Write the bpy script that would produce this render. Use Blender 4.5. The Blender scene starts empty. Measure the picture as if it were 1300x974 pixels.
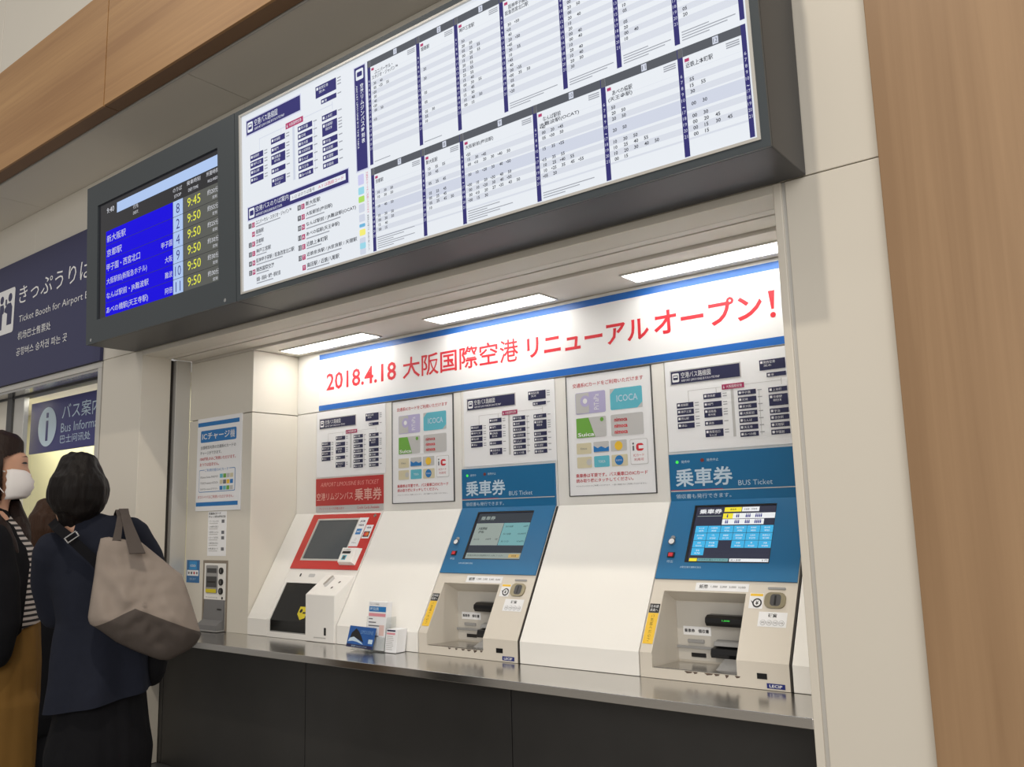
import bpy, bmesh, math, random
from mathutils import Vector, Matrix
random.seed(7)
sc = bpy.context.scene
COL = sc.collection

# ---------------------------------------------------------------- camera
cam_data = bpy.data.cameras.new('camera')
cam = bpy.data.objects.new('camera', cam_data)
COL.objects.link(cam)
R = Matrix(((0.7878407, -0.1142922, -0.6051812), (0.6153525, 0.1054568, 0.7811659), (-0.0254607, -0.9878341, 0.1534131)))  # world -> (right, down, forward) rows transposed below
right = Vector((R[0][0], R[1][0], R[2][0])); down = Vector((R[0][1], R[1][1], R[2][1])); fwd = Vector((R[0][2], R[1][2], R[2][2]))
m = Matrix((right, -down, -fwd)).transposed().to_4x4()
m.translation = Vector((0, -2.2, 1.4))
cam.matrix_world = m
cam_data.sensor_width = 36.0
cam_data.lens = 36.0 * 1079.85 / 1300
cam_data.clip_start = 0.05
sc.camera = cam

# ---------------------------------------------------------------- colour management
sc.view_settings.view_transform = 'Standard'
sc.view_settings.look = 'None'
sc.view_settings.gamma = 1
sc.view_settings.use_curve_mapping = False
sc.view_settings.exposure = -0.06

def srgb(r, g, b):
    f = lambda c: (c/255/12.92) if c/255 <= 0.04045 else ((c/255+0.055)/1.055)**2.4
    return (f(r), f(g), f(b), 1)

# ---------------------------------------------------------------- world and hall lamps
w = bpy.data.worlds.new('hall_light'); sc.world = w
w.use_nodes = True
w.node_tree.nodes['Background'].inputs[0].default_value = srgb(226, 222, 216)
w.node_tree.nodes['Background'].inputs[1].default_value = 0.47

def area(name, loc, size, size_y, power, color, rot=(0, 0, 0)):
    l = bpy.data.lights.new(name, 'AREA'); l.shape = 'RECTANGLE'; l.size = size; l.size_y = size_y
    l.energy = power; l.color = color
    o = bpy.data.objects.new(name, l); o.location = loc; o.rotation_euler = rot
    COL.objects.link(o); return o
# daylight from the glazed front of the terminal, behind the photographer
area('concourse_daylight', (3.2, -7.5, 3.6), 6.0, 3.0, 330, (1.0, 0.965, 0.92), (math.radians(72), 0, math.radians(22)))
# ceiling lamps of the hall
area('hall_ceiling_lamp', (-0.92, -2.23, 5.44), 0.12, 0.12, 85, (1.0, 0.90, 0.76))
area('hall_ceiling_lamp', (-5.5, -3.2, 5.6), 1.2, 1.2, 45, (1.0, 0.94, 0.86))

# ---------------------------------------------------------------- materials
MATS = {}
def mat(name, col, rough=0.5, metal=0.0, noise=0.0, nscale=8.0, bump=0.0, coat=0.0, spec=0.5, stretch=(1, 1, 1)):
    if name in MATS: return MATS[name]
    m = bpy.data.materials.new(name); m.use_nodes = True
    nt = m.node_tree; b = nt.nodes['Principled BSDF']
    b.inputs['Base Color'].default_value = col
    b.inputs['Roughness'].default_value = rough
    b.inputs['Metallic'].default_value = metal
    b.inputs['Specular IOR Level'].default_value = spec
    b.inputs['Coat Weight'].default_value = coat
    if noise or bump:
        tc = nt.nodes.new('ShaderNodeTexCoord'); mp = nt.nodes.new('ShaderNodeMapping'); mp.inputs['Scale'].default_value = stretch
        nz = nt.nodes.new('ShaderNodeTexNoise'); nz.inputs['Scale'].default_value = nscale; nz.inputs['Detail'].default_value = 5
        nt.links.new(tc.outputs['Object'], mp.inputs[0]); nt.links.new(mp.outputs[0], nz.inputs[0])
        if noise:
            mx = nt.nodes.new('ShaderNodeMix'); mx.data_type = 'RGBA'
            mx.inputs[6].default_value = [c*(1-noise) for c in col[:3]]+[1]
            mx.inputs[7].default_value = [min(1, c*(1+noise)) for c in col[:3]]+[1]
            nt.links.new(nz.outputs[0], mx.inputs[0]); nt.links.new(mx.outputs[2], b.inputs['Base Color'])
        if bump:
            bp = nt.nodes.new('ShaderNodeBump'); bp.inputs['Strength'].default_value = bump; bp.inputs['Distance'].default_value = 0.002
            nt.links.new(nz.outputs[0], bp.inputs['Height']); nt.links.new(bp.outputs[0], b.inputs['Normal'])
    MATS[name] = m; return m

def lit(name, col, s=1.0, gloss=False):
    """a surface lit from behind (display board, screens, lamps)"""
    if name in MATS: return MATS[name]
    m = bpy.data.materials.new(name); m.use_nodes = True
    b = m.node_tree.nodes['Principled BSDF']
    b.inputs['Base Color'].default_value = [c*0.25 for c in col[:3]]+[1]
    b.inputs['Roughness'].default_value = 0.5 if not gloss else 0.15
    b.inputs['Specular IOR Level'].default_value = 0.1 if not gloss else 0.5
    b.inputs['Emission Color'].default_value = col
    b.inputs['Emission Strength'].default_value = s
    MATS[name] = m; return m

def wood(name, c0, c1, axis, scale=1.0):
    """flat-sawn veneer: long soft bands and fine pores along one axis"""
    m = bpy.data.materials.new(name); m.use_nodes = True
    nt = m.node_tree; b = nt.nodes['Principled BSDF']; b.inputs['Roughness'].default_value = 0.47
    tc = nt.nodes.new('ShaderNodeTexCoord')
    def noise(sc_, along, detail):
        mp = nt.nodes.new('ShaderNodeMapping'); s = [sc_]*3; s[axis] = along; mp.inputs['Scale'].default_value = s
        nz = nt.nodes.new('ShaderNodeTexNoise'); nz.inputs['Scale'].default_value = scale; nz.inputs['Detail'].default_value = detail
        nz.inputs['Distortion'].default_value = 0.6
        nt.links.new(tc.outputs['Object'], mp.inputs[0]); nt.links.new(mp.outputs[0], nz.inputs[0]); return nz
    big = noise(5.0, 0.35, 3); fine = noise(55.0, 1.2, 4)
    add = nt.nodes.new('ShaderNodeMath'); add.operation = 'MULTIPLY_ADD'; add.inputs[1].default_value = 0.3
    nt.links.new(fine.outputs[0], add.inputs[0])
    sc2 = nt.nodes.new('ShaderNodeMath'); sc2.operation = 'MULTIPLY'; sc2.inputs[1].default_value = 0.7
    nt.links.new(big.outputs[0], sc2.inputs[0]); nt.links.new(sc2.outputs[0], add.inputs[2])
    cr = nt.nodes.new('ShaderNodeValToRGB'); cr.color_ramp.elements[0].position = 0.36; cr.color_ramp.elements[1].position = 0.64
    cr.color_ramp.elements[0].color = c0; cr.color_ramp.elements[1].color = c1
    nt.links.new(add.outputs[0], cr.inputs[0]); nt.links.new(cr.outputs[0], b.inputs['Base Color'])
    MATS[name] = m; return m

M_WALL = mat('wall_enamel', srgb(216, 210, 198), 0.35, noise=0.02, nscale=2)
M_CREAM = mat('cream_wall', srgb(216, 211, 200), 0.6, noise=0.02, nscale=2)
M_SOFFIT = mat('soffit_paint', srgb(222, 217, 208), 0.6, noise=0.03, nscale=1.5)
M_TRIM = mat('aluminium_trim', srgb(205, 203, 198), 0.35, 0.35)
M_DARKGAP = mat('dark_gap', srgb(52, 48, 44), 0.7)
M_BEAM = wood('beam_veneer', srgb(156, 115, 72), srgb(184, 143, 95), 0)
M_COLUMN = wood('column_veneer', srgb(146, 115, 83), srgb(166, 134, 100), 2)
M_BEAMEDGE = mat('beam_edge', srgb(128, 98, 70), 0.5, noise=0.06, nscale=6, stretch=(0.2, 6, 6))
M_SLATE = mat('casing_slate', srgb(62, 69, 74), 0.42, noise=0.03, nscale=3)
M_SLATE2 = mat('casing_side', srgb(46, 47, 52), 0.4)
M_STEEL = mat('brushed_steel', srgb(205, 203, 200), 0.2, 1.0, noise=0.05, nscale=30, stretch=(0.3, 8, 8))
M_KICK = mat('kick_panel_dark', srgb(48, 47, 46), 0.38, noise=0.25, nscale=5, bump=0.15)
M_PANEL = mat('panel_white', srgb(240, 238, 233), 0.38, noise=0.015, nscale=3)
M_BEIGE = mat('machine_beige', srgb(214, 207, 195), 0.42, noise=0.02, nscale=5)
M_RECESS = mat('recess_grey', srgb(196, 192, 184), 0.45)
M_MWHITE = mat('machine_white', srgb(238, 236, 232), 0.35)
M_BLUE = mat('fascia_blue', srgb(20, 106, 156), 0.38)
M_RED = mat('fascia_red', srgb(196, 50, 44), 0.25, coat=0.3)
M_BLACK = mat('black_plastic', srgb(22, 22, 24), 0.3)
M_DGREY = mat('dark_grey_plastic', srgb(70, 70, 72), 0.4)
M_GREY = mat('grey_plastic', srgb(150, 150, 150), 0.35)
M_CHROME = mat('chrome', srgb(210, 210, 210), 0.15, 1.0)
M_PAPER = mat('paper_white', srgb(240, 241, 244), 0.5)
M_NAVY = mat('print_navy', srgb(38, 40, 78), 0.5)
M_SIGN = mat('sign_navy', srgb(52, 54, 92), 0.45)
M_WHITE = mat('print_white', srgb(235, 236, 238), 0.5)
M_OFFW = mat('print_pale', srgb(196, 216, 232), 0.5)
M_STRIPE = mat('banner_blue', srgb(34, 104, 190), 0.4)
M_BANRED = mat('banner_red', srgb(214, 48, 60), 0.45)
M_PRED = mat('print_red', srgb(190, 44, 58), 0.5)
M_PINK = mat('print_magenta', srgb(164, 44, 92), 0.5)
M_PGREY = mat('print_grey', srgb(110, 112, 118), 0.5)
M_LGREY = mat('print_light_grey', srgb(196, 196, 196), 0.5)
M_PBLACK = mat('print_black', srgb(34, 34, 36), 0.5)
M_PBLUE = mat('print_blue', srgb(36, 120, 190), 0.5)
M_CYAN = mat('print_cyan', srgb(98, 186, 206), 0.45)
M_LILAC = mat('print_lilac', srgb(184, 178, 216), 0.45)
M_GREEN = mat('print_green', srgb(112, 172, 70), 0.45)
M_YELL = mat('print_yellow', srgb(240, 196, 60), 0.5)
M_SAND = mat('print_sand', srgb(214, 206, 176), 0.5)
M_ORANGE = mat('print_orange', srgb(224, 120, 40), 0.5)
M_BCREAM = mat('booth_cream', srgb(226, 221, 180), 0.6)
M_FLOOR = mat('floor_stone', srgb(170, 166, 160), 0.35, noise=0.06, nscale=4)

# ---------------------------------------------------------------- mesh helpers
class G:
    def __init__(s, org=(0, 0, 0)):
        s.v = []; s.f = []; s.m = []; s.mats = []; s.o = Vector(org)
    def mi(s, m):
        if m not in s.mats: s.mats.append(m)
        return s.mats.index(m)
    def add(s, vs, fs, m):
        n = len(s.v); k = s.mi(m)
        s.v += [Vector(p)-s.o for p in vs]
        for f in fs: s.f.append([n+i for i in f]); s.m.append(k)
    def box(s, x0, x1, y0, y1, z0, z1, m):
        s.add([(x, y, z) for z in (z0, z1) for y in (y0, y1) for x in (x0, x1)],
              [(0, 2, 3, 1), (4, 5, 7, 6), (0, 1, 5, 4), (2, 6, 7, 3), (0, 4, 6, 2), (1, 3, 7, 5)], m)
    def prism(s, prof, x0, x1, m):
        """profile of (y, z) run along X"""
        n = len(prof)
        area_ = sum(prof[i][0]*prof[(i+1) % n][1]-prof[(i+1) % n][0]*prof[i][1] for i in range(n))
        if area_ < 0: prof = prof[::-1]
        vs = [(x0, y, z) for y, z in prof]+[(x1, y, z) for y, z in prof]
        fs = [tuple(range(n))[::-1], tuple(range(n, 2*n))]+[(i, (i+1) % n, n+(i+1) % n, n+i) for i in range(n)]
        s.add(vs, fs, m)
    def fbox(s, F, u0, u1, v0, v1, w0, w1, m):
        """box in a local frame F(u, v, w)"""
        vs = [F(u, v, w_) for w_ in (w0, w1) for v in (v0, v1) for u in (u0, u1)]
        s.add(vs, [(0, 2, 3, 1), (4, 5, 7, 6), (0, 1, 5, 4), (2, 6, 7, 3), (0, 4, 6, 2), (1, 3, 7, 5)], m)
    def fquad(s, F, u0, u1, v0, v1, w_, m):
        s.add([F(u0, v0, w_), F(u1, v0, w_), F(u1, v1, w_), F(u0, v1, w_)], [(0, 1, 2, 3)], m)
    def fpoly(s, F, pts, w_, m):
        s.add([F(u, v, w_) for u, v in pts], [tuple(range(len(pts)))], m)
    def fround(s, F, u0, u1, v0, v1, w_, r, m, w0=None):
        pts = []
        for cx, cy, a0 in ((u1-r, v1-r, 0), (u0+r, v1-r, 90), (u0+r, v0+r, 180), (u1-r, v0+r, 270)):
            for k in range(5):
                a = math.radians(a0+k*22.5); pts.append((cx+r*math.cos(a), cy+r*math.sin(a)))
        if w0 is None: s.fpoly(F, pts, w_, m)
        else:
            n = len(pts); vs = [F(u, v, w0) for u, v in pts]+[F(u, v, w_) for u, v in pts]
            s.add(vs, [tuple(range(n, 2*n))]+[(i, (i+1) % n, n+(i+1) % n, n+i) for i in range(n)], m)
    def fdisc(s, F, u, v, r, w_, m, n=20, w0=None, ry=None):
        ry = ry or r
        pts = [(u+r*math.cos(2*math.pi*k/n), v+ry*math.sin(2*math.pi*k/n)) for k in range(n)]
        if w0 is None: s.fpoly(F, pts, w_, m)
        else:
            vs = [F(a, b, w0) for a, b in pts]+[F(a, b, w_) for a, b in pts]
            s.add(vs, [tuple(range(n, 2*n))]+[(i, (i+1) % n, n+(i+1) % n, n+i) for i in range(n)], m)
    def text(s, F, t, u0, v0, u1, v1, w_, m, bold=0.0, shear=0.0):
        """lettering fitted to the box u0..u1, v0..v1"""
        vs, fs = glyphs(t, bold)
        xs = [p[0] for p in vs]; ys = [p[1] for p in vs]
        if not xs: return
        ax, bx, ay, by = min(xs), max(xs), min(ys), max(ys)
        su = (u1-u0)/max(bx-ax, 1e-6); sv = (v1-v0)/max(by-ay, 1e-6)
        s.add([F(u0+(p[0]-ax)*su+shear*(p[1]-ay)*sv, v0+(p[1]-ay)*sv, w_) for p in vs], fs, m)
    def textc(s, F, t, u, v, h, w_, m, bold=0.0, maxw=None, align='c'):
        """lettering of height h starting (l) or centred (c) at u; v is its lower edge"""
        vs, fs = glyphs(t, bold)
        if not vs: return
        xs = [p[0] for p in vs]; ys = [p[1] for p in vs]
        k = h/max(max(ys)-min(ys), .3); wd = (max(xs)-min(xs))*k
        if maxw and wd > maxw: wd = maxw
        u0 = u-wd/2 if align == 'c' else u
        s.text(F, t, u0, v, u0+wd, v+h, w_, m, bold)
    def build(s, name, parent=None, bevel=0.0, smooth=False, **kw):
        me = bpy.data.meshes.new(name)
        me.from_pydata([tuple(p) for p in s.v], [], s.f)
        for mm in s.mats: me.materials.append(mm)
        me.polygons.foreach_set('material_index', s.m)
        if smooth: me.polygons.foreach_set('use_smooth', [True]*len(s.f))
        me.update()
        o = bpy.data.objects.new(name, me); COL.objects.link(o)
        if parent: o.parent = parent
        else: o.location = s.o
        if bevel:
            b = o.modifiers.new('bevel', 'BEVEL'); b.width = bevel; b.segments = 2; b.limit_method = 'ANGLE'; b.angle_limit = math.radians(40)
        for k, v in kw.items(): o[k] = v
        return o

GL = {}
def glyphs(t, bold=0.0):
    key = (t, bold)
    if key not in GL:
        c = bpy.data.curves.new('t', 'FONT'); c.body = t; c.resolution_u = 2 if len(t) < 30 else 1; c.offset = bold
        o = bpy.data.objects.new('t', c); COL.objects.link(o)
        dg = bpy.context.evaluated_depsgraph_get()
        me = bpy.data.meshes.new_from_object(o.evaluated_get(dg))
        GL[key] = ([tuple(v.co) for v in me.vertices], [tuple(p.vertices) for p in me.polygons])
        bpy.data.meshes.remove(me); bpy.data.objects.remove(o); bpy.data.curves.remove(c)
    return GL[key]

def thing(name, label, cat, loc, group=None):
    o = bpy.data.objects.new(name, None); COL.objects.link(o); o.location = loc
    o.empty_display_size = 0.1
    o['label'] = label; o['category'] = cat
    if group: o['group'] = group
    return o
def tag(o, label, cat, group=None):
    o['label'] = label; o['category'] = cat
    if group: o['group'] = group
    return o
def struct(name, loc=(0, 0, 0)):
    o = bpy.data.objects.new(name, None); COL.objects.link(o); o.location = loc; o['kind'] = 'structure'; return o
def wallframe(x0, z0, y, org=(0, 0, 0)):
    return lambda u, v, w_: (x0+u-org[0]*0, y-w_, z0+v)

# measured levels of the room
YF, YW = 0.269, 0.540          # foot line of the machines, back wall of the niche
ZC = 0.882                     # counter top
K1, K2 = 0.076, 0.551          # kinks of the sloped fronts above the counter
SL = math.hypot(YW-YF, K2-K1); SY, SZ = (YW-YF)/SL, (K2-K1)/SL
XL, XR = -4.070, -0.784        # opening
Z_OPEN = 2.251

# ---------------------------------------------------------------- structure
g = G(); g.box(-9, 5, -9, 3, -0.1, 0, M_FLOOR); g.build('floor', kind='structure')

# left pillar (with the roller shutter guide in its return), panels with a joint at 2.28 m
wl = struct('wall_left', (-4.27, 0, 0)); o_ = (-4.27, 0, 0)
g = G(o_); g.box(-4.468, XL, 0, 0.16, 0, 2.277, M_WALL); g.build('panel', wl, 0.003)
g = G(o_); g.box(-4.45, XL-0.03, 0.16, 0.19, 0, 2.25, M_DARKGAP); g.build('shutter_guide', wl)
g = G(o_); g.box(-4.45, XL, 0.19, 0.275, 0, 2.25, M_TRIM); g.build('trim_strip', wl, 0.003)
g = G(o_); g.box(XL-0.006, XL+0.004, 0.0, 0.155, 0, 0.262, M_DARKGAP); g.build('kick_strip', wl)

# pillar right of the opening
wr = struct('wall_right', (-0.64, 0, 0)); o_ = (-0.64, 0, 0)
g = G(o_); g.box(XR, XR+0.022, -0.004, 0.62, 0, 2.276, M_WALL); g.build('trim_strip', wr, 0.002)
g = G(o_); g.box(XR+0.022, XR+0.032, 0.004, 0.6, 0, 2.276, M_TRIM); g.build('groove', wr)
g = G(o_); g.box(XR+0.032, -0.502, 0, 0.6, 0, 2.276, M_WALL); g.build('panel', wr, 0.002)
g = G(o_); g.box(XR-0.3, -0.502, 0, 0.6, 2.279, 3.335, M_WALL); g.build('panel', wr, 0.002)

# wood clad column at the right
cr = struct('trim_2', (0.3, 0, 0))
g = G((0.3, 0, 0)); g.box(-0.502, 1.9, -0.03, 0.5, 0, 4.6, M_COLUMN); g.build('wood_panel', cr, 0.002)

# wall behind the board, above the opening
wf = struct('wall_front', (-2.6, 0, 2.25)); o_ = (-2.6, 0, 2.25)
xs = [-9.0, -7.2, -5.40, -3.24, XR-0.303]
for a, b in zip(xs, xs[1:]):
    g = G(o_); g.box(a, b-0.003, 0, 0.12, 2.279, 3.337, M_CREAM); g.build('panel', wf, 0.002)
g = G(o_); g.box(-4.07, XR, 0, 0.118, Z_OPEN, 2.276, M_CREAM); g.build('panel', wf, 0.001)
g = G(o_); g.box(-9, XR-0.01, 0.006, 0.115, 2.262, 2.30, M_CREAM); g.build('backing', wf)

# ceiling over the wall (soffit) and niche ceiling
ce = struct('ceiling', (-3.2, -0.2, 3.335)); o_ = (-3.2, -0.2, 3.335)
for a, b in ((-9, -7.4), (-7.4, -5.3), (-5.3, -3.2), (-3.2, -1.1), (-1.1, 1.0), (1.0, 3.0)):
    g = G(o_); g.box(a, b-0.004, -0.322, 0.15, 3.338, 3.38, M_SOFFIT); g.build('panel', ce)
g = G(o_); g.box(-9, 3, -0.330, -0.324, 3.330, 3.36, M_TRIM); g.build('trim_strip', ce)
cn = struct('ceiling_niche', (-2.4, 0.3, 2.25)); o_ = (-2.4, 0.3, 2.25)
for (a, b, z) in ((0.12, 0.158, Z_OPEN), (0.170, 0.268, Z_OPEN), (0.276, 0.60, 2.240)):
    g = G(o_); g.box(XL, XR, a, b, z, z+0.05, M_SOFFIT); g.build('panel', cn)
g = G(o_); g.box(XL, XR, 0.12, 0.6, 2.29, 2.31, M_DARKGAP); g.build('backing', cn)

# wood beam with its joints
bm = struct('trim_1', (-3.75, -0.37, 3.335)); o_ = (-3.75, -0.37, 3.335)
for a, b in ((-8.55, -6.15), (-6.15, -3.75), (-3.75, -1.35), (-1.35, 1.05)):
    g = G(o_); g.box(a+0.005, b-0.005, -0.412, -0.400, 3.336, 3.94, M_BEAM); g.build('panel', bm, 0.001)
    g = G(o_); g.box(a+0.003, b-0.003, -0.400, -0.335, 3.336, 3.348, M_BEAMEDGE); g.build('panel', bm)
g = G(o_); g.box(-8.55, 1.05, -0.392, -0.345, 3.352, 3.93, mat('core_brown', srgb(66, 42, 28), 0.7)); g.build('core', bm)
# wall above the beam
wu = struct('wall_upper', (-5, -0.39, 3.95)); o_ = (-5, -0.39, 3.95)
for a, b in ((-9.8, -7.4), (-7.4, -5.0), (-5.0, -2.6), (-2.6, -0.2), (-0.2, 2.2)):
    g = G(o_); g.box(a+0.003, b-0.003, -0.405, -0.30, 3.942, 6.0, M_WALL); g.build('panel', wu, 0.002)

# niche: wall left of the machines (carries the charging machine), side face, back wall
wn = struct('wall_niche', (-3.8, YF, ZC)); o_ = (-3.8, YF, ZC)
g = G(o_); g.box(XL+0.002, -3.522, YF+0.006, 0.66, ZC, 1.930, M_CREAM); g.build('panel', wn, 0.001)
g = G(o_); g.box(XL+0.002, -3.522, YF+0.006, 0.66, 1.934, 2.238, M_CREAM); g.build('panel', wn, 0.001)
wb = struct('wall_back', (-2.2, YW, ZC)); o_ = (-2.2, YW, ZC)
edges = [-3.520, -3.366, -2.890, -2.408, -1.912, -1.426, -0.939, -0.64]
for a, b in zip(edges, edges[1:]):
    g = G(o_); g.box(a, b-0.003, YW+0.005, 0.64, ZC, 1.934, M_PANEL); g.build('panel', wb, 0.001)
g = G(o_); g.box(-3.520, XR, YW+0.005, 0.64, 1.938, 2.238, M_PANEL); g.build('panel', wb, 0.001)
PROF = [(YF, ZC+0.001), (YF, ZC+K1), (YW, ZC+K2), (YW+0.003, ZC+K2), (YW+0.003, ZC+0.001)]
for a, b in ((-3.518, -3.369), (-2.887, -2.411), (-1.909, -1.429), (-0.930, XR-0.001)):
    g = G(o_); g.prism(PROF, a, b, M_PANEL); g.build('sloped_panel', wb, 0.002)

# ---------------------------------------------------------------- counter
ct = thing('counter', 'long stainless steel topped counter with dark front panels under the ticket machines', 'counter', (-2.43, 0.13, 0))
o_ = (-2.43, 0.13, 0)
g = G(o_); g.box(XL+0.001, XR-0.001, 0.0, 0.538, ZC-0.0265, ZC, M_STEEL); g.build('worktop', ct, 0.002)
for a, b in ((-4.069, -4.037), (-4.037, -2.952), (-2.952, -1.867), (-1.867, -0.786)):
    g = G(o_); g.box(a+0.002, b-0.002, 0.16, 0.18, 0.262, ZC-0.027, M_KICK); g.build('front_panel', ct, 0.001)
g = G(o_); g.box(XL+0.004, XR-0.002, 0.02, 0.538, 0.0, 0.26, M_DGREY); g.build('plinth', ct, 0.003)
g = G(o_); g.box(XL+0.002, XR-0.002, 0.19, 0.538, 0.262, ZC-0.027, M_DARKGAP); g.build('core', ct)

# ---------------------------------------------------------------- niche lights
M_LAMP = lit('lamp_diffuser', srgb(255, 251, 243), 13.0)
for i, (a, b) in enumerate(((-3.442, -2.850), (-2.462, -1.853), (-1.488, -0.895))):
    lab = ['recessed strip light above the left end of the red lettered banner, nearest the corner',
           'middle recessed strip light in the niche ceiling, above the banner centre',
           'recessed strip light at the right end of the niche ceiling, cut by the pillar'][i]
    t = thing('ceiling_light', lab, 'ceiling light', ((a+b)/2, 0.43, 2.238), 'strip lights in the niche ceiling'); o_ = t.location
    g = G(o_)
    for (x0, x1, y0, y1) in ((a-0.006, b+0.006, 0.368, 0.376), (a-0.006, b+0.006, 0.486, 0.494), (a-0.006, a, 0.376, 0.486), (b, b+0.006, 0.376, 0.486)):
        g.box(x0, x1, y0, y1, 2.2345, 2.2395, M_TRIM)
    g.build('frame', t)
    g = G(o_); g.box(a, b, 0.376, 0.486, 2.2360, 2.2395, M_LAMP); g.build('diffuser', t)

# ---------------------------------------------------------------- banner
bn = thing('banner', 'long white banner with blue stripes and red reopening date lettering', 'banner', (-2.1, YW, 1.94)); o_ = bn.location
F = wallframe(0, 0, YW+0.004)
g = G(o_); g.fbox(F, -3.349, XR-0.001, 1.9395, 2.2245, 0, 0.002, M_WHITE); g.build('sheet', bn)
g = G(o_); g.fquad(F, -3.349, XR-0.001, 2.198, 2.2245, 0.0026, M_STRIPE); g.build('stripe', bn)
g = G(o_); g.fquad(F, -3.349, XR-0.001, 1.9395, 1.966, 0.0026, M_STRIPE); g.build('stripe', bn)
g = G(o_)
g.text(F, '2018.4.18', -3.292, 2.036, -2.801, 2.122, 0.0028, M_BANRED, 0.015)
g.text(F, '大阪国際空', -2.757, 2.030, -2.196, 2.130, 0.0028, M_BANRED, 0.012); g.text(F, '港', -2.185, 2.030, -2.087, 2.126, 0.0028, M_BANRED, 0.006)
g.text(F, 'リニューアル', -2.041, 2.032, -1.479, 2.114, 0.0028, M_BANRED, 0.022)
g.text(F, 'オープン', -1.457, 2.038, -1.045, 2.132, 0.0028, M_BANRED, 0.022)
g.fpoly(F, [(-1.022, 2.127), (-0.999, 2.127), (-1.005, 2.063), (-1.014, 2.063)], 0.0028, M_BANRED)
g.fdisc(F, -1.0095, 2.043, 0.0095, 0.0028, M_BANRED)
g.build('lettering', bn)

# ---------------------------------------------------------------- route map print, used on posters and on the board
DEST = ['姫路駅', '神戸三宮', '岡山駅', '津山', '徳島駅', '鳴門', '淡路島', '洲本', '西宮北口', '甲子園', '尼崎', '新大阪', '大阪駅前', 'なんば', '天王寺', 'あべの橋',
        '上本町', '京都駅', '宇治', '奈良駅', '天理駅', '学園前', '関西空港', '堺', '八尾', '和歌山', '高槻', '茨木']
def route_map(g, F, M):
    """F(u, v): u 0..0.44, v 0..0.327 (metres on the poster)"""
    w1, w2, w3 = 0.0010, 0.0016, 0.0022
    g.fquad(F, 0.014, 0.283, 0.239, 0.293, w1, M['grey'])
    g.fquad(F, 0.018, 0.279, 0.243, 0.289, w2, M['navy'])
    g.fround(F, 0.023, 0.050, 0.250, 0.282, w3, 0.004, M['white'])
    g.fround(F, 0.027, 0.046, 0.258, 0.275, w3+.0004, 0.003, M['navy'])
    g.fquad(F, 0.029, 0.044, 0.266, 0.272, w3+.0008, M['white'])
    g.text(F, '空港バス路線図', 0.058, 0.262, 0.172, 0.283, w3, M['white'])
    g.text(F, 'AIRPORT LIMOUSINE BUS ROUTE MAP', 0.058, 0.249, 0.205, 0.257, w3, M['white'])
    for (a, b, c, d) in ((0.081, 0.083, 0.17, 0.215), (0.081, 0.21, 0.2135, 0.215), (0.187, 0.189, 0.19, 0.214), (0.241, 0.251, 0.04, 0.204),
                         (0.29, 0.42, 0.2135, 0.215), (0.419, 0.421, 0.2, 0.222), (0.34, 0.342, 0.04, 0.19)):
        g.fquad(F, a, b, c, d, w1, M['lgrey'])
    g.fquad(F, 0.210, 0.291, 0.204, 0.222, w2, M['pink'])
    g.text(F, '大阪国際空港', 0.226, 0.208, 0.283, 0.218, w3, M['white']); g.fpoly(F, [(0.215, 0.208), (0.220, 0.208), (0.2175, 0.219)], w3, M['white'])
    boxes = []
    for z in (0.155, 0.131, 0.1065, 0.082): boxes.append((0.035, 0.100, z, z+0.019))
    for z0, z1 in ((0.178, 0.196), (0.148, 0.167), (0.113, 0.142), (0.085, 0.101), (0.045, 0.071)): boxes.append((0.139, 0.206, z0, z1))
    for k in range(7):
        z = 0.178-k*0.0236; boxes.append((0.266, 0.331, z, z+0.0165))
    for z0, z1 in ((0.177, 0.193), (0.131, 0.169), (0.106, 0.122), (0.084, 0.100), (0.060, 0.076), (0.036, 0.052)): boxes.append((0.374, 0.438, z0, z1))
    boxes += [(0.349, 0.438, 0.253, 0.288), (0.372, 0.438, 0.229, 0.243)]
    for i, (a, b, c, d) in enumerate(boxes):
        g.fquad(F, a, b, c, d, w2, M['navy'])
        h = min(0.008, (d-c)*0.5)
        g.fquad(F, a+0.004, a+0.012, d-0.004-h, d-0.004, w3, M['white'])
        g.text(F, DEST[i % len(DEST)], a+0.015, d-0.005-h, a+0.015+0.010*len(DEST[i % len(DEST)]), d-0.005+0.001, w3, M['white'])
        if d-c > 0.024:
            g.text(F, DEST[(i+5) % len(DEST)], a+0.015, d-0.008-2*h, a+0.042, d-0.008-h, w3, M['white'])
        for k in range(max(1, int((d-c)/0.009))):
            g.fquad(F, b+0.005, b+0.020, d-0.006-k*0.009, d-0.003-k*0.009, w1, M['grey2'])

PM = dict(navy=M_NAVY, white=M_WHITE, grey=M_LGREY, lgrey=M_LGREY, grey2=mat('print_mid', srgb(160, 162, 168), 0.5), pink=M_PINK)
for i, (x0, x1, lab) in enumerate(((-3.361, -2.872, 'white route map poster above the red ticket machine'),
                                   (-2.390, -1.911, 'white route map poster above the middle, blue ticket machine'),
                                   (-1.422, -0.937, 'white route map poster at the right end of the niche, above the right blue machine'))):
    t = thing('route_map_poster', lab, 'poster', (x0, YW, 1.606), 'route map posters over the machines'); o_ = t.location
    F = wallframe(x0, 1.606, YW+0.003)
    g = G(o_); g.fbox(F, 0, x1-x0, 0.002, 0.327, 0, 0.003, M_PAPER); g.build('sheet', t, 0.0005)
    g = G(o_); s_ = (x1-x0)/0.487
    FF = lambda u, v, w_, F=F, s_=s_: F(u*s_+0.006, v, w_+0.003); route_map(g, FF, PM); g.build('print', t)

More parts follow.
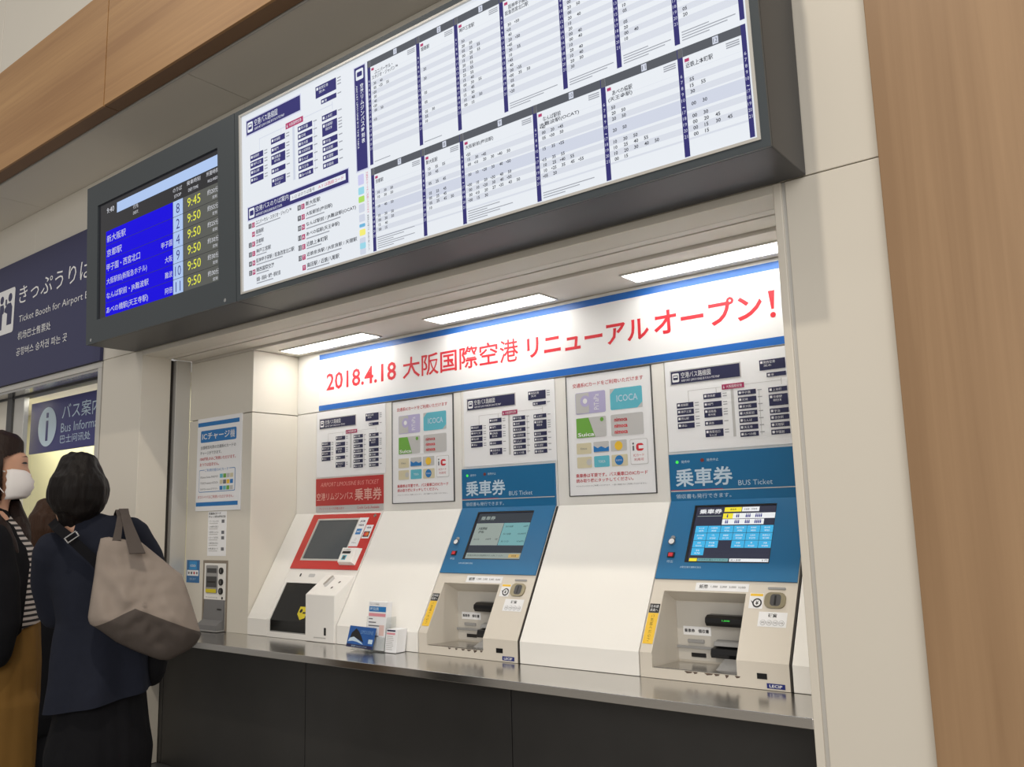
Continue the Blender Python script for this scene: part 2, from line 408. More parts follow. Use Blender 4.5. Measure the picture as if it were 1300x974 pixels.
# ---------------------------------------------------------------- IC card posters
def card_print(g, F):
    """print of accepted travel cards; F origin at the poster's lower left, 0.376 x 0.465"""
    w1, w2, w3 = 0.001, 0.0016, 0.0022
    g.text(F, '交通系ICカードをご利用いただけます', 0.032, 0.417, 0.344, 0.434, w1, M_PRED, 0.01)
    g.fround(F, 0.043, 0.179, 0.313, 0.396, w1, 0.006, M_LILAC); g.fround(F, 0.200, 0.337, 0.316, 0.396, w1, 0.006, M_CYAN)
    g.fquad(F, 0.045, 0.105, 0.316, 0.394, w2, M_LGREY); g.fdisc(F, 0.088, 0.362, 0.022, w3, M_LILAC); g.fdisc(F, 0.088, 0.362, 0.010, w3+.0004, M_WHITE)
    F90 = lambda a, b, w_: F(0.150-b, 0.325+a, w_)
    g.text(F90, 'PiTaPa', 0, 0, 0.06, 0.022, w3, M_WHITE)
    g.fpoly(F, [(0.200, 0.396), (0.222, 0.396), (0.200, 0.374)], w2, M_LGREY); g.fpoly(F, [(0.337, 0.316), (0.337, 0.336), (0.315, 0.316)], w2, M_LGREY)
    g.text(F, 'ICOCA', 0.228, 0.345, 0.318, 0.370, w2, M_OFFW, 0.01)
    g.fround(F, 0.043, 0.178, 0.220, 0.298, w1, 0.006, M_LGREY)
    g.fpoly(F, [(0.044, 0.222), (0.128, 0.222), (0.100, 0.297), (0.044, 0.297)], w2, M_GREEN)
    g.text(F, 'Suica', 0.050, 0.226, 0.124, 0.241, w3, M_WHITE, 0.02)
    g.fdisc(F, 0.160, 0.286, 0.008, w3, M_GREEN)
    g.fround(F, 0.199, 0.337, 0.217, 0.298, w1, 0.006, M_LGREY)
    for k, s in enumerate(('nimoca', 'nimoca', 'nimoca')): g.text(F, s, 0.214, 0.275-0.023*k-0.004, 0.270, 0.286-0.023*k, w2, M_BANRED if k else M_PRED, 0.03)
    for (a, b, c, d, m1) in ((0.041, 0.108, 0.159, 0.201, M_SAND), (0.118, 0.186, 0.160, 0.202, M_LGREY), (0.194, 0.263, 0.161, 0.202, M_LGREY),
                             (0.041, 0.108, 0.106, 0.148, M_SAND), (0.118, 0.186, 0.106, 0.148, M_CYAN), (0.195, 0.264, 0.105, 0.148, M_SAND)):
        g.fround(F, a, b, c, d, w1, 0.004, m1)
    g.fpoly(F, [(0.118, 0.164), (0.186, 0.164), (0.186, 0.182), (0.170, 0.176), (0.152, 0.184), (0.136, 0.178), (0.118, 0.188)], w2, M_PBLUE)
    g.fdisc(F, 0.228, 0.181, 0.017, w2, M_YELL); g.fdisc(F, 0.228, 0.127, 0.018, w2, M_PBLUE); g.text(F, 'SUGOCA', 0.215, 0.124, 0.241, 0.130, w3, M_WHITE)
    g.text(F, 'Kitaca', 0.060, 0.176, 0.088, 0.184, w2, M_PGREY); g.fdisc(F, 0.096, 0.127, 0.012, w2, M_LGREY); g.text(F, 'TOICA', 0.138, 0.122, 0.168, 0.131, w2, M_WHITE)
    g.fround(F, 0.276, 0.350, 0.107, 0.200, w1, 0.006, M_LGREY); g.fround(F, 0.278, 0.348, 0.109, 0.198, w2, 0.005, M_PAPER)
    g.fquad(F, 0.287, 0.294, 0.158, 0.176, w3, M_PGREY); g.fdisc(F, 0.2905, 0.184, 0.004, w3, M_PGREY)
    g.fround(F, 0.302, 0.334, 0.156, 0.184, w3, 0.011, M_BANRED); g.fquad(F, 0.313, 0.336, 0.164, 0.176, w3+.0004, M_PAPER)
    g.text(F, 'ICカード', 0.290, 0.136, 0.334, 0.146, w3, M_PRED); g.text(F, '利用可', 0.292, 0.120, 0.332, 0.130, w3, M_PRED)
    g.text(F, '乗車券は不要です。バス乗車口のICカード', 0.033, 0.070, 0.344, 0.085, w1, M_PRED, 0.015)
    g.text(F, '読み取り機にタッチしてください。', 0.034, 0.051, 0.284, 0.065, w1, M_PRED, 0.015)
    g.text(F, '※リムジンバスのみご利用いただけます。一部の路線ではご利用いただけません。', 0.034, 0.035, 0.340, 0.041, w1, M_PGREY)
for x0, lab in ((-2.827, 'framed card poster between the red machine and the middle blue machine'),
                (-1.856, 'framed card poster between the two blue ticket machines')):
    t = thing('card_poster', lab, 'poster', (x0, YW, 1.466), 'framed posters of travel cards'); o_ = t.location
    F = wallframe(x0, 1.466, YW+0.004)
    g = G(o_); g.fbox(F, 0.003, 0.375, 0.003, 0.464, 0, 0.004, M_PAPER); g.build('sheet', t)
    g = G(o_)
    for (a, b, c, d) in ((0, 0.003, 0, 0.467), (0.375, 0.378, 0, 0.467), (0.003, 0.375, 0, 0.003), (0.003, 0.375, 0.464, 0.467)): g.fbox(F, a, b, c, d, 0, 0.0065, M_DGREY)
    g.build('frame', t)
    g = G(o_); FF = lambda u, v, w_, F=F: F(u, v, w_+0.004); card_print(g, FF); g.build('print', t)

# ---------------------------------------------------------------- blue ticket machines
L_GREEN = lit('green_led', srgb(80, 240, 90), 0.8)
L_SCR_D = lit('screen_dark', srgb(58, 60, 76), 0.8, True)
L_SCR_B = lit('screen_blue', srgb(70, 178, 228), 0.85)
L_SCR_W = lit('screen_white', srgb(232, 234, 236), 0.9)
L_SCR_Y = lit('screen_yellow', srgb(238, 222, 60), 0.9)
L_SCR_N = lit('screen_navy', srgb(52, 52, 150), 0.6)
L_SCR_G = lit('screen_grey', srgb(164, 176, 170), 0.62)
L_SCR_C = lit('screen_cyan', srgb(126, 178, 182), 0.66)
L_SCR_K = lit('screen_band', srgb(70, 76, 84), 0.5)
L_SCR_O = lit('screen_orange', srgb(208, 176, 110), 0.7)
L_SCR_T = lit('screen_text', srgb(52, 58, 60), 0.5)

def slope(u, s, w_): return (u, s*SY-w_*SZ, K1+s*SZ+w_*SY)     # local to a machine
def flat(u, v, w_): return (u, -w_, v)                        # lower face and vertical faces, local
WM = 0.485
def ring(g, F, u0, u1, v0, v1, U0, U1, V0, V1, w0, w1, m):
    g.fbox(F, U0, U1, v1, V1, w0, w1, m); g.fbox(F, U0, U1, V0, v0, w0, w1, m)
    g.fbox(F, U0, u0, v0, v1, w0, w1, m); g.fbox(F, u1, U1, v0, v1, w0, w1, m)

def blue_machine(x0, label, screen):
    t = thing('ticket_machine', label, 'ticket machine', (x0, YF, ZC+0.001), 'blue ticket machines')
    g = G()
    full = [(0, 0), (0, K1), (YW-YF, K2), (YW-YF+0.003, K2), (YW-YF+0.003, 0)]
    g.prism(full, 0, 0.043, M_BEIGE); g.prism(full, 0.326, WM, M_BEIGE)
    ty, tz = 0.211*SY, K1+0.211*SZ
    g.prism([(ty, tz), (YW-YF, K2), (YW-YF+0.003, K2), (YW-YF+0.003, 0), (0.186, 0), (0.186, 0.221)], 0.043, 0.326, M_BEIGE)
    g.prism([(0, 0), (0, 0.031), (0.186, 0.023), (0.186, 0)], 0.043, 0.326, M_BEIGE)
    g.build('body', t)
    g = G(); g.box(0.0435, 0.3255, 0.1815, 0.1858, 0.032, 0.219, M_RECESS); g.box(0.0435, 0.3255, 0.174, 0.182, 0.070, 0.078, M_GREY); g.build('recess_panel', t)
    # fascia: slope with a window for the screen, then the vertical plate
    g = G(); ring(g, slope, 0.098, 0.388, 0.312, 0.526, 0.002, WM-0.002, 0.252, 0.5475, 0.0, 0.005, M_BLUE); g.build('fascia', t)
    g = G(); g.fbox(lambda u, v, w_: (u, YW-YF-w_, v), 0.002, WM-0.002, K2, 0.716, -0.004, 0.005, M_BLUE); g.build('header_plate', t)
    FV = lambda u, v, w_: (u, YW-YF-0.005-w_, v)
    g = G()
    g.text(FV, '乗車券', 0.024, 0.601, 0.238, 0.665, 0.0006, M_OFFW, 0.02)
    g.text(FV, 'BUS Ticket', 0.256, 0.598, 0.374, 0.615, 0.0006, M_OFFW, -0.005)
    g.fquad(FV, 0.004, 0.482, 0.5845, 0.588, 0.0006, M_LGREY); g.fquad(FV, 0.004, 0.20, 0.5885, 0.5905, 0.0006, M_PRED)
    g.text(FV, '領収書も発行できます。', 0.023, 0.560, 0.228, 0.576, 0.0006, M_OFFW)
    g.text(FV, '発売中', 0.050, 0.683, 0.082, 0.693, 0.0006, M_OFFW); g.text(FV, '発売中止', 0.146, 0.685, 0.190, 0.695, 0.0006, M_OFFW)
    g.build('lettering', t)
    g = G(); g.fdisc(FV, 0.034, 0.688, 0.0055, 0.002, L_GREEN, w0=0); g.build('status_lamp', t)
    g = G(); g.fdisc(FV, 0.130, 0.690, 0.0065, 0.002, mat('lamp_off', srgb(120, 50, 46), 0.3), w0=0); g.build('status_lamp', t)
    # screen
    g = G(); ring(g, slope, 0.106, 0.386, 0.316, 0.520, 0.098, 0.388, 0.312, 0.526, 0.0, 0.0045, M_BLACK); g.build('bezel', t)
    s = G(); FS = lambda u, v, w_: slope(u, v, w_+0.0012)
    s.fquad(FS, 0.106, 0.386, 0.316, 0.520, 0, L_SCR_D); screen(s, FS); s.build('screen', t)
    # lock, button
    g = G(); F5 = lambda u, v, w_: slope(u, v, w_+0.005)
    g.fdisc(F5, 0.041, 0.385, 0.013, 0.009, M_CHROME, w0=0); g.fdisc(F5, 0.041, 0.385, 0.010, 0.010, M_WHITE)
    g.fround(F5, 0.034, 0.048, 0.392, 0.408, 0.006, 0.006, M_GREY, w0=0); g.build('key_lock', t)
    g = G(); g.fbox(F5, 0.032, 0.058, 0.328, 0.347, 0, 0.003, M_BLACK); g.fbox(F5, 0.037, 0.053, 0.331, 0.344, 0.003, 0.006, M_BANRED); g.build('call_button', t)
    g = G(); g.text(F5, '呼出', 0.034, 0.309, 0.056, 0.319, 0.0005, M_OFFW); g.text(F5, '大阪空港交通株式会社', 0.086, 0.291, 0.162, 0.298, 0.0005, M_OFFW); g.build('lettering', t)
    g = G()
    # labels on the beige face
    g.fquad(slope, 0.153, 0.333, 0.216, 0.243, 0.0008, M_WHITE); g.text(slope, '紙幣', 0.166, 0.223, 0.196, 0.237, 0.0014, M_PBLACK, 0.01)
    for k, s_ in enumerate(('1,000', '2,000', '5,000', '10,000')):
        g.text(slope, s_, 0.206+k*0.031, 0.226, 0.229+k*0.031, 0.234, 0.0014, M_PBLACK)
    g.build('bill_label', t); g = G()
    g.fquad(slope, 0.340, 0.384, 0.164, 0.214, 0.0008, M_WHITE); g.fquad(slope, 0.342, 0.382, 0.204, 0.212, 0.0014, M_YELL)
    g.fdisc(slope, 0.366, 0.182, 0.015, 0.0014, M_PBLACK); g.fdisc(slope, 0.366, 0.182, 0.0105, 0.0018, M_WHITE); g.text(slope, '¥', 0.361, 0.175, 0.371, 0.189, 0.0022, M_PBLACK, 0.02)
    g.fpoly(slope, [(0.345, 0.190), (0.353, 0.176), (0.358, 0.170), (0.351, 0.186)], 0.0014, M_PBLACK)
    g.build('coin_sticker', t); g = G()
    g.fquad(slope, 0.376, 0.464, 0.108, 0.155, 0.0008, M_WHITE); g.text(slope, '硬貨', 0.406, 0.138, 0.433, 0.150, 0.0014, M_PBLACK, 0.02)
    for k, s_ in enumerate(('500', '100', '50', '10')):
        cx = 0.392+k*0.019; g.fdisc(slope, cx, 0.121, 0.0085, 0.0014, M_PGREY); g.fdisc(slope, cx, 0.121, 0.0076, 0.0018, M_WHITE); g.text(slope, s_, cx-0.005, 0.118, cx+0.005, 0.124, 0.0022, M_PBLACK)
    g.build('coin_label', t); g = G()
    FR = lambda u, v, w_: (u, 0.1815-w_, v)
    g.fquad(FR, 0.066, 0.165, 0.112, 0.140, 0.0006, M_WHITE)
    g.text(FR, '乗車券', 0.070, 0.120, 0.108, 0.132, 0.0012, M_PBLACK, 0.02); g.text(FR, '領収書', 0.120, 0.120, 0.158, 0.132, 0.0012, M_PBLACK, 0.02)
    g.build('ticket_label', t); g = G()
    g.fquad(slope, 0.003, 0.040, 0.133, 0.164, 0.0010, M_PBLACK); g.text(slope, '日本語', 0.007, 0.150, 0.036, 0.160, 0.0016, M_WHITE); g.text(slope, '係員へ', 0.007, 0.137, 0.036, 0.147, 0.0016, M_WHITE)
    g.fquad(slope, 0.003, 0.040, 0.028, 0.132, 0.0010, M_YELL)
    FT = lambda a, b, w_: slope(0.027-b, 0.126-a, w_)
    g.text(FT, 'ご利用ください', 0, 0, 0.09, 0.011, 0.0016, M_PBLACK, -0.005)
    g.build('yellow_sticker', t)
    g = G(); g.fround(slope, 0.389, 0.454, 0.167, 0.217, 0.005, 0.018, mat('slot_bronze', srgb(150, 142, 118), 0.35, 0.6), w0=0)
    g.fround(slope, 0.407, 0.440, 0.173, 0.211, 0.0054, 0.010, M_DGREY); g.fquad(slope, 0.420, 0.426, 0.176, 0.206, 0.0060, M_BLACK); g.build('coin_slot', t)
    g = G(); g.fround(slope, 0.394, 0.450, 0.2275, 0.234, 0.003, 0.003, M_GREY, w0=0); g.build('return_lever', t)
    # inside the recess
    g = G(); g.prism([(0.182, 0.146), (0.140, 0.150), (0.132, 0.162), (0.134, 0.176), (0.150, 0.184), (0.182, 0.184)], 0.168, 0.325, M_BLACK)
    g.build('bill_slot', t, 0.002)
    if screen is screen_menu:
        g = G(); g.text(lambda u, v, w_: (u, 0.1325-w_, v), '1,000', 0.228, 0.167, 0.254, 0.172, 0.0015, L_GREEN, 0.02); g.build('bill_display', t)
    g = G(); g.prism([(0.182, 0.050), (0.138, 0.052), (0.134, 0.064), (0.140, 0.080), (0.182, 0.086)], 0.180, 0.325, M_BLACK)
    g.prism([(0.182, 0.087), (0.150, 0.087), (0.156, 0.100), (0.182, 0.104)], 0.185, 0.325, M_GREY); g.build('ticket_slot', t, 0.002)
    g = G(); g.fbox(FR, 0.082, 0.140, 0.088, 0.099, 0, 0.006, M_GREY); g.build('receipt_slot', t, 0.001)
    g = G(); g.fbox(FR, 0.092, 0.143, 0.043, 0.056, 0, 0.003, M_BLACK); g.build('small_display', t)
    g = G(); g.prism([(0.004, 0.0315), (0.004, 0.0335), (0.181, 0.0260), (0.181, 0.024)], 0.046, 0.323, M_STEEL); g.build('tray', t)
    g = G(); g.prism([(0.05, 0.031), (0.12, 0.055), (0.14, 0.03)], 0.235, 0.323, M_GREY); g.build('coin_chute', t)
    g = G(); g.fbox(flat, 0.388, 0.418, 0.029, 0.045, -0.001, 0.0015, M_BLACK); g.build('exit_slot', t)
    g = G(); g.fbox(flat, 0.416, 0.470, 0.005, 0.019, 0, 0.0015, mat('nameplate_blue', srgb(32, 44, 120), 0.4)); g.text(flat, 'LECIP', 0.424, 0.008, 0.462, 0.016, 0.002, M_WHITE, 0.018); g.build('nameplate', t)
    # worn paint along the front lip
    for k in range(6):
        x = 0.15+k*0.032+random.random()*0.01; wd = 0.012+random.random()*0.02
        g.__init__() if k == 0 else None
        g.fpoly(flat, [(x, 0.0305), (x+wd*0.3, 0.024-0.004*(k == 4)), (x+wd*0.8, 0.026), (x+wd, 0.0305)], 0.0008, mat('worn_metal', srgb(92, 76, 66), 0.6))
    g.build('worn_patch', t, kind='stuff')
    # dark joint at the right flank
    g = G(); g.prism([(0.003, 0), (0.003, K1), (YW-YF, K2-0.003), (YW-YF+0.003, K2-0.003), (YW-YF+0.003, 0)], WM, WM+0.006, M_DARKGAP); g.build('side_gasket', t)
    return t

def screen_menu(s, F):
    s.text(F, '乗車券', 0.118, 0.494, 0.200, 0.512, 0.0004, L_SCR_W, 0.02); s.fquad(F, 0.113, 0.200, 0.484, 0.486, 0.0004, L_SCR_G)
    s.fquad(F, 0.208, 0.268, 0.500, 0.517, 0.0004, L_SCR_Y); s.fquad(F, 0.270, 0.329, 0.500, 0.517, 0.0004, L_SCR_W)
    s.text(F, '乗車券', 0.228, 0.505, 0.250, 0.512, 0.0008, L_SCR_T); s.text(F, '企画券・回数券', 0.276, 0.505, 0.322, 0.512, 0.0008, L_SCR_T)
    s.fquad(F, 0.206, 0.385, 0.474, 0.494, 0.0004, L_SCR_W); s.fquad(F, 0.206, 0.350, 0.452, 0.472, 0.0004, L_SCR_W); s.fquad(F, 0.206, 0.241, 0.474, 0.494, 0.0006, L_SCR_Y)
    for r, (row, cols) in enumerate(((0.478, (1, 2, 3, 4)), (0.456, (2, 3, 3, 4)))):
        for k, n in enumerate(cols):
            for j in range(n):
                u = 0.222+k*0.036+(j-n/2)*0.006+0.003
                s.fround(F, u-0.0022, u+0.0022, row, row+0.009, 0.0010, 0.001, L_SCR_N); s.fdisc(F, u, row+0.0115, 0.002, 0.0010, L_SCR_N, 8)
    names = ['なんば', '大阪駅前', '京都駅', '神戸三宮', '奈良駅', '新大阪', 'あべの橋', 'USJ', '姫路駅', '関西空港', '上本町', '西宮北口', '尼崎', '甲子園', '天理', '堺', '淡路', '徳島', '岡山']
    n = 0
    for r in range(4):
        for c in range(6):
            if (r == 2 and c == 2) or (r == 3 and c > 0): continue
            u0 = 0.114+c*0.0456; v0 = 0.4215-r*0.0275
            s.fquad(F, u0+0.0006, u0+0.0448, v0+0.0006, v0+0.0266, 0.0004, L_SCR_B)
            nm = names[n % len(names)]; n += 1
            s.textc(F, nm, u0+0.0228, v0+0.015, 0.006, 0.0008, L_SCR_W, maxw=0.036); s.textc(F, '¥%d' % (500+n*70), u0+0.0228, v0+0.005, 0.006, 0.0008, L_SCR_W)
    s.fquad(F, 0.112, 0.140, 0.318, 0.329, 0.0004, L_SCR_Y); s.fquad(F, 0.142, 0.249, 0.318, 0.329, 0.0004, L_SCR_C); s.fquad(F, 0.253, 0.383, 0.318, 0.329, 0.0004, L_SCR_W)
    s.text(F, '行き先を選んでください', 0.146, 0.320, 0.244, 0.327, 0.0008, L_SCR_T); s.text(F, '投入金額', 0.258, 0.320, 0.292, 0.327, 0.0008, L_SCR_T); s.text(F, '0 円', 0.362, 0.320, 0.380, 0.327, 0.0008, L_SCR_T)
def screen_pay(s, F):
    s.fquad(F, 0.108, 0.384, 0.478, 0.518, 0.0004, L_SCR_K); s.text(F, '乗車券', 0.124, 0.488, 0.200, 0.506, 0.0008, L_SCR_G, 0.02)
    s.fquad(F, 0.110, 0.252, 0.375, 0.474, 0.0004, L_SCR_G); s.fquad(F, 0.254, 0.384, 0.375, 0.474, 0.0004, L_SCR_C)
    s.text(F, '大阪駅前', 0.128, 0.444, 0.174, 0.456, 0.0008, L_SCR_T, 0.02); s.text(F, '(梅田)', 0.134, 0.428, 0.162, 0.440, 0.0008, L_SCR_T, 0.02)
    s.text(F, 'おとな', 0.122, 0.398, 0.150, 0.406, 0.0008, L_SCR_T); s.text(F, '640円', 0.184, 0.398, 0.210, 0.406, 0.0008, L_SCR_T); s.text(F, '1枚', 0.232, 0.398, 0.246, 0.406, 0.0008, L_SCR_T)
    for k, (a, b) in enumerate((('合計金額', '640円'), ('投入金額', '10,000円'), ('おつり', '9,360円'))):
        v = 0.454-k*0.033; s.text(F, a, 0.266, v, 0.304, v+0.008, 0.0008, L_SCR_T); s.text(F, b, 0.378-0.0055*len(b), v, 0.378, v+0.008, 0.0008, L_SCR_T)
    s.fquad(F, 0.108, 0.384, 0.344, 0.372, 0.0004, L_SCR_K); s.fquad(F, 0.108, 0.384, 0.317, 0.342, 0.0004, L_SCR_G)
    s.text(F, '領収書が必要な方は領収書発行ボタンを押してください', 0.116, 0.327, 0.300, 0.334, 0.0008, L_SCR_T); s.fround(F, 0.326, 0.378, 0.322, 0.337, 0.0008, 0.003, L_SCR_O); s.text(F, '領収書', 0.340, 0.326, 0.364, 0.333, 0.0012, L_SCR_T)
blue_machine(-2.404, 'blue and beige ticket machine in the middle, payment page on its screen', screen_pay)
blue_machine(-1.424, 'blue and beige ticket machine at the right end, grid of buttons on its screen', screen_menu)

# ---------------------------------------------------------------- red ticket machine
t = thing('ticket_machine', 'red and white ticket machine at the left end with a dark screen and payment box', 'ticket machine', (-3.366, YF, ZC+0.001))
g = G(); WR = 0.474
full = [(0, 0), (0, K1), (YW-YF, K2), (YW-YF+0.003, K2), (YW-YF+0.003, 0)]
g.prism(full, 0, 0.016, M_MWHITE); g.prism(full, 0.30, WR, M_MWHITE)
g.prism([(0.183*SY, K1+0.183*SZ), (YW-YF, K2), (YW-YF+0.003, K2), (YW-YF+0.003, 0), (0.20, 0), (0.20, 0.20)], 0.016, 0.30, M_MWHITE)
g.prism([(0, 0), (0, 0.024), (0.20, 0.020), (0.20, 0)], 0.016, 0.30, M_MWHITE); g.build('body', t)
g = G(); g.box(0.0165, 0.2995, 0.195, 0.1998, 0.022, 0.2, mat('recess_dark', srgb(48, 46, 42), 0.35)); g.box(0.0165, 0.019, 0.004, 0.195, 0.026, 0.075, MATS['recess_dark'])
g.build('recess_panel', t)
g = G(); g.prism([(0.004, 0.0245), (0.004, 0.028), (0.19, 0.030), (0.19, 0.0205)], 0.02, 0.277, M_GREY); g.build('tray', t)
# smoked acrylic cover of the ticket opening
M_SMOKE = mat('smoked_acrylic', srgb(42, 40, 36), 0.12); M_SMOKE.node_tree.nodes['Principled BSDF'].inputs['Transmission Weight'].default_value = 0.55
g = G(); g.fbox(slope, 0.018, 0.278, 0.0, 0.181, -0.006, -0.003, M_SMOKE); g.fbox(flat, 0.018, 0.278, 0.030, K1, -0.006, -0.003, M_SMOKE); g.build('cover', t)
g = G(); F5 = lambda u, v, w_: slope(u, v, w_-0.0025)
g.fpoly(F5, [(0.190, 0.072), (0.250, 0.072), (0.250, 0.020), (0.222, 0.010), (0.190, 0.036)], 0.0004, mat('sticker_lemon', srgb(214, 196, 44), 0.5)); g.fdisc(F5, 0.208, 0.052, 0.009, 0.0010, M_PBLACK); g.fquad(F5, 0.224, 0.244, 0.040, 0.047, 0.0010, M_PBLACK); g.build('warning_sticker', t)
g = G(); ring(g, slope, 0.054, 0.346, 0.299, 0.509, 0.001, 0.469, 0.253, 0.537, 0, 0.005, M_RED); g.build('fascia', t)
g = G(); ring(g, slope, 0.060, 0.342, 0.303, 0.505, 0.050, 0.348, 0.294, 0.513, 0, 0.0056, M_TRIM); g.build('bezel', t)
g = G(); g.fquad(slope, 0.060, 0.342, 0.303, 0.505, 0.0015, lit('screen_off', srgb(84, 88, 90), 0.45, True)); g.build('screen', t)
F5 = lambda u, v, w_: slope(u, v, w_+0.005)
g = G(); g.fbox(F5, 0.348, 0.407, 0.367, 0.514, 0, 0.001, M_WHITE)
g.text(F5, 'JCB', 0.360, 0.488, 0.394, 0.500, 0.0016, M_NAVY, 0.03); g.text(F5, 'VISA', 0.358, 0.470, 0.396, 0.480, 0.0016, M_NAVY, 0.03)
g.fquad(F5, 0.360, 0.394, 0.427, 0.456, 0.0016, M_PBLUE); g.text(F5, 'AMEX', 0.363, 0.437, 0.391, 0.446, 0.0020, M_WHITE, 0.02)
g.fdisc(F5, 0.377, 0.402, 0.007, 0.0016, M_LGREY); g.fdisc(F5, 0.377, 0.402, 0.005, 0.0020, M_WHITE); g.text(F5, 'Diners', 0.362, 0.382, 0.392, 0.389, 0.0016, M_PGREY)
g.fbox(F5, 0.412, 0.460, 0.407, 0.475, 0, 0.001, M_WHITE); g.text(F5, 'VISA', 0.420, 0.457, 0.452, 0.466, 0.0016, M_NAVY, 0.03)
g.fquad(F5, 0.417, 0.455, 0.414, 0.442, 0.0016, M_PBLACK); g.fdisc(F5, 0.430, 0.428, 0.010, 0.0020, M_BANRED); g.fdisc(F5, 0.442, 0.428, 0.010, 0.0024, M_ORANGE)
g.build('card_stickers', t)
g = G(); g.fdisc(F5, 0.445, 0.522, 0.008, 0.004, M_CHROME, w0=0); g.build('key_lock', t)
g = G(); vs = []
for (u, s_, w_) in ((0.338, 0.274, 0.003), (0.445, 0.274, 0.003), (0.452, 0.358, 0.003), (0.330, 0.358, 0.003), (0.344, 0.280, 0.026), (0.436, 0.280, 0.026), (0.420, 0.352, 0.022), (0.336, 0.352, 0.022)): vs.append(slope(u, s_, w_))
g.add(vs, [(0, 3, 2, 1), (4, 5, 6, 7), (0, 1, 5, 4), (1, 2, 6, 5), (2, 3, 7, 6), (3, 0, 4, 7)], M_MWHITE)
FK = lambda u, v, w_: slope(u, v, w_+0.0262-(v-0.28)*0.055)
g.fquad(FK, 0.350, 0.404, 0.322, 0.334, 0.0006, M_BLACK); g.fquad(FK, 0.362, 0.390, 0.290, 0.314, 0.0006, M_CYAN); g.text(FK, 'CARD', 0.352, 0.338, 0.396, 0.345, 0.0006, M_PGREY)
g.fquad(FK, 0.368, 0.384, 0.294, 0.310, 0.0012, M_DGREY); g.build('card_reader', t, 0.002)
g = G(); FP = flat
g.prism([(-0.006, 0), (-0.006, 0.198), (0.108, 0.274), (0.120, 0.265), (0.120, 0.0)], 0.278, 0.470, M_MWHITE); g.build('payment_box', t, 0.003)
pb = [c for c in t.children if c.name.startswith('payment_box')]
TL = math.hypot(0.114, 0.076); TY, TZ = 0.114/TL, 0.076/TL
FB = lambda u, v, w_: (u, -0.006+v*TY-w_*TZ, 0.198+v*TZ+w_*TY)
g = G(); g.fround(FB, 0.345, 0.362, 0.055, 0.118, 0.013, 0.008, M_CHROME, w0=0); g.build('handle', t)
g = G(); g.fround(FB, 0.398, 0.408, 0.045, 0.058, 0.0006, 0.003, M_BLACK); g.fround(FB, 0.412, 0.422, 0.083, 0.096, 0.0006, 0.003, M_BLACK)
g.fround(lambda u, v, w_: flat(u, v, w_+0.006), 0.404, 0.418, 0.030, 0.062, 0.0008, 0.002, M_BLACK); g.build('slots', t)
g = G(); g.text(lambda u, v, w_: flat(u, v, w_+0.006), 'JUNCTION', 0.336, 0.014, 0.414, 0.021, 0.0008, M_PBLACK, 0.0, shear=0.3)
g.fround(slope, 0.092, 0.102, 0.214, 0.230, 0.001, 0.004, M_BLACK); g.fround(slope, 0.156, 0.200, 0.213, 0.230, 0.0008, 0.006, M_LGREY); g.build('print', t)

# red header sign over the red machine
t = thing('header_sign', 'red sign with white ticket lettering mounted above the red machine', 'sign', (-3.364, YW, 1.44)); o_ = t.location
F = wallframe(-3.364, 1.440, YW+0.004)
g = G(o_); g.fbox(F, 0, 0.476, 0, 0.030, 0, 0.003, M_LGREY); g.fbox(F, 0, 0.476, 0.030, 0.162, 0, 0.004, mat('sign_red', srgb(184, 44, 42), 0.3, coat=0.3)); g.build('plate', t)
g = G(o_); g.text(F, 'AIRPORT LIMOUSINE BUS TICKET', 0.036, 0.122, 0.446, 0.142, 0.0046, mat('print_pink', srgb(226, 150, 142), 0.5), shear=0.2)
g.text(F, '空港リムジンバス', 0.008, 0.056, 0.272, 0.092, 0.0046, mat('print_pink2', srgb(226, 176, 164), 0.5), 0.005); g.text(F, '乗車券', 0.284, 0.048, 0.468, 0.106, 0.0046, mat('print_pink2', srgb(226, 176, 164), 0.5), 0.012)
g.text(F, 'クレジットカードが使えます', 0.026, 0.010, 0.208, 0.022, 0.0036, M_PRED); g.text(F, 'Credit Cards Available', 0.300, 0.010, 0.450, 0.022, 0.0036, M_PRED); g.build('lettering', t)

# ---------------------------------------------------------------- charging machine wall items
YP = YF+0.006
t = thing('charging_machine', 'slim white and grey card charging machine set in the wall left of the red machine', 'charging machine', (-3.79, YP, 0.885)); o_ = t.location
F = wallframe(-3.897, 0.885, YP)
g = G(o_); ring(g, F, 0.012, 0.196, 0.008, 0.320, 0, 0.205, 0, 0.334, 0, 0.005, mat('frame_taupe', srgb(150, 140, 128), 0.4, 0.3)); g.build('frame', t)
g = G(o_); g.fbox(F, 0.012, 0.196, 0.145, 0.320, 0, 0.004, M_MWHITE); g.build('faceplate', t)
g = G(o_)
sb = [F(u, v, w_) for (u, v, w_) in ((0.018, 0.145, 0.004), (0.186, 0.145, 0.004), (0.186, 0.05, 0.010), (0.018, 0.05, 0.010), (0.186, 0.028, 0.045), (0.018, 0.028, 0.045), (0.186, 0.006, 0.045), (0.018, 0.006, 0.045), (0.186, 0.006, 0), (0.018, 0.006, 0), (0.186, 0.145, 0), (0.018, 0.145, 0))]
g.add(sb, [(0, 3, 2, 1), (3, 5, 4, 2), (5, 7, 6, 4), (7, 9, 8, 6), (0, 1, 10, 11), (1, 2, 4, 6, 8, 10), (0, 11, 9, 7, 5, 3)], mat('tray_grey', srgb(120, 120, 122), 0.4))
g.fquad(F, 0.03, 0.175, 0.0, 0.001, 0.0, M_DGREY); g.fbox(F, 0.135, 0.168, 0.098, 0.103, 0.006, 0.010, M_BLACK); g.fbox(F, 0.012, 0.196, 0.0, 0.006, 0, 0.05, M_GREY); g.build('tray', t)
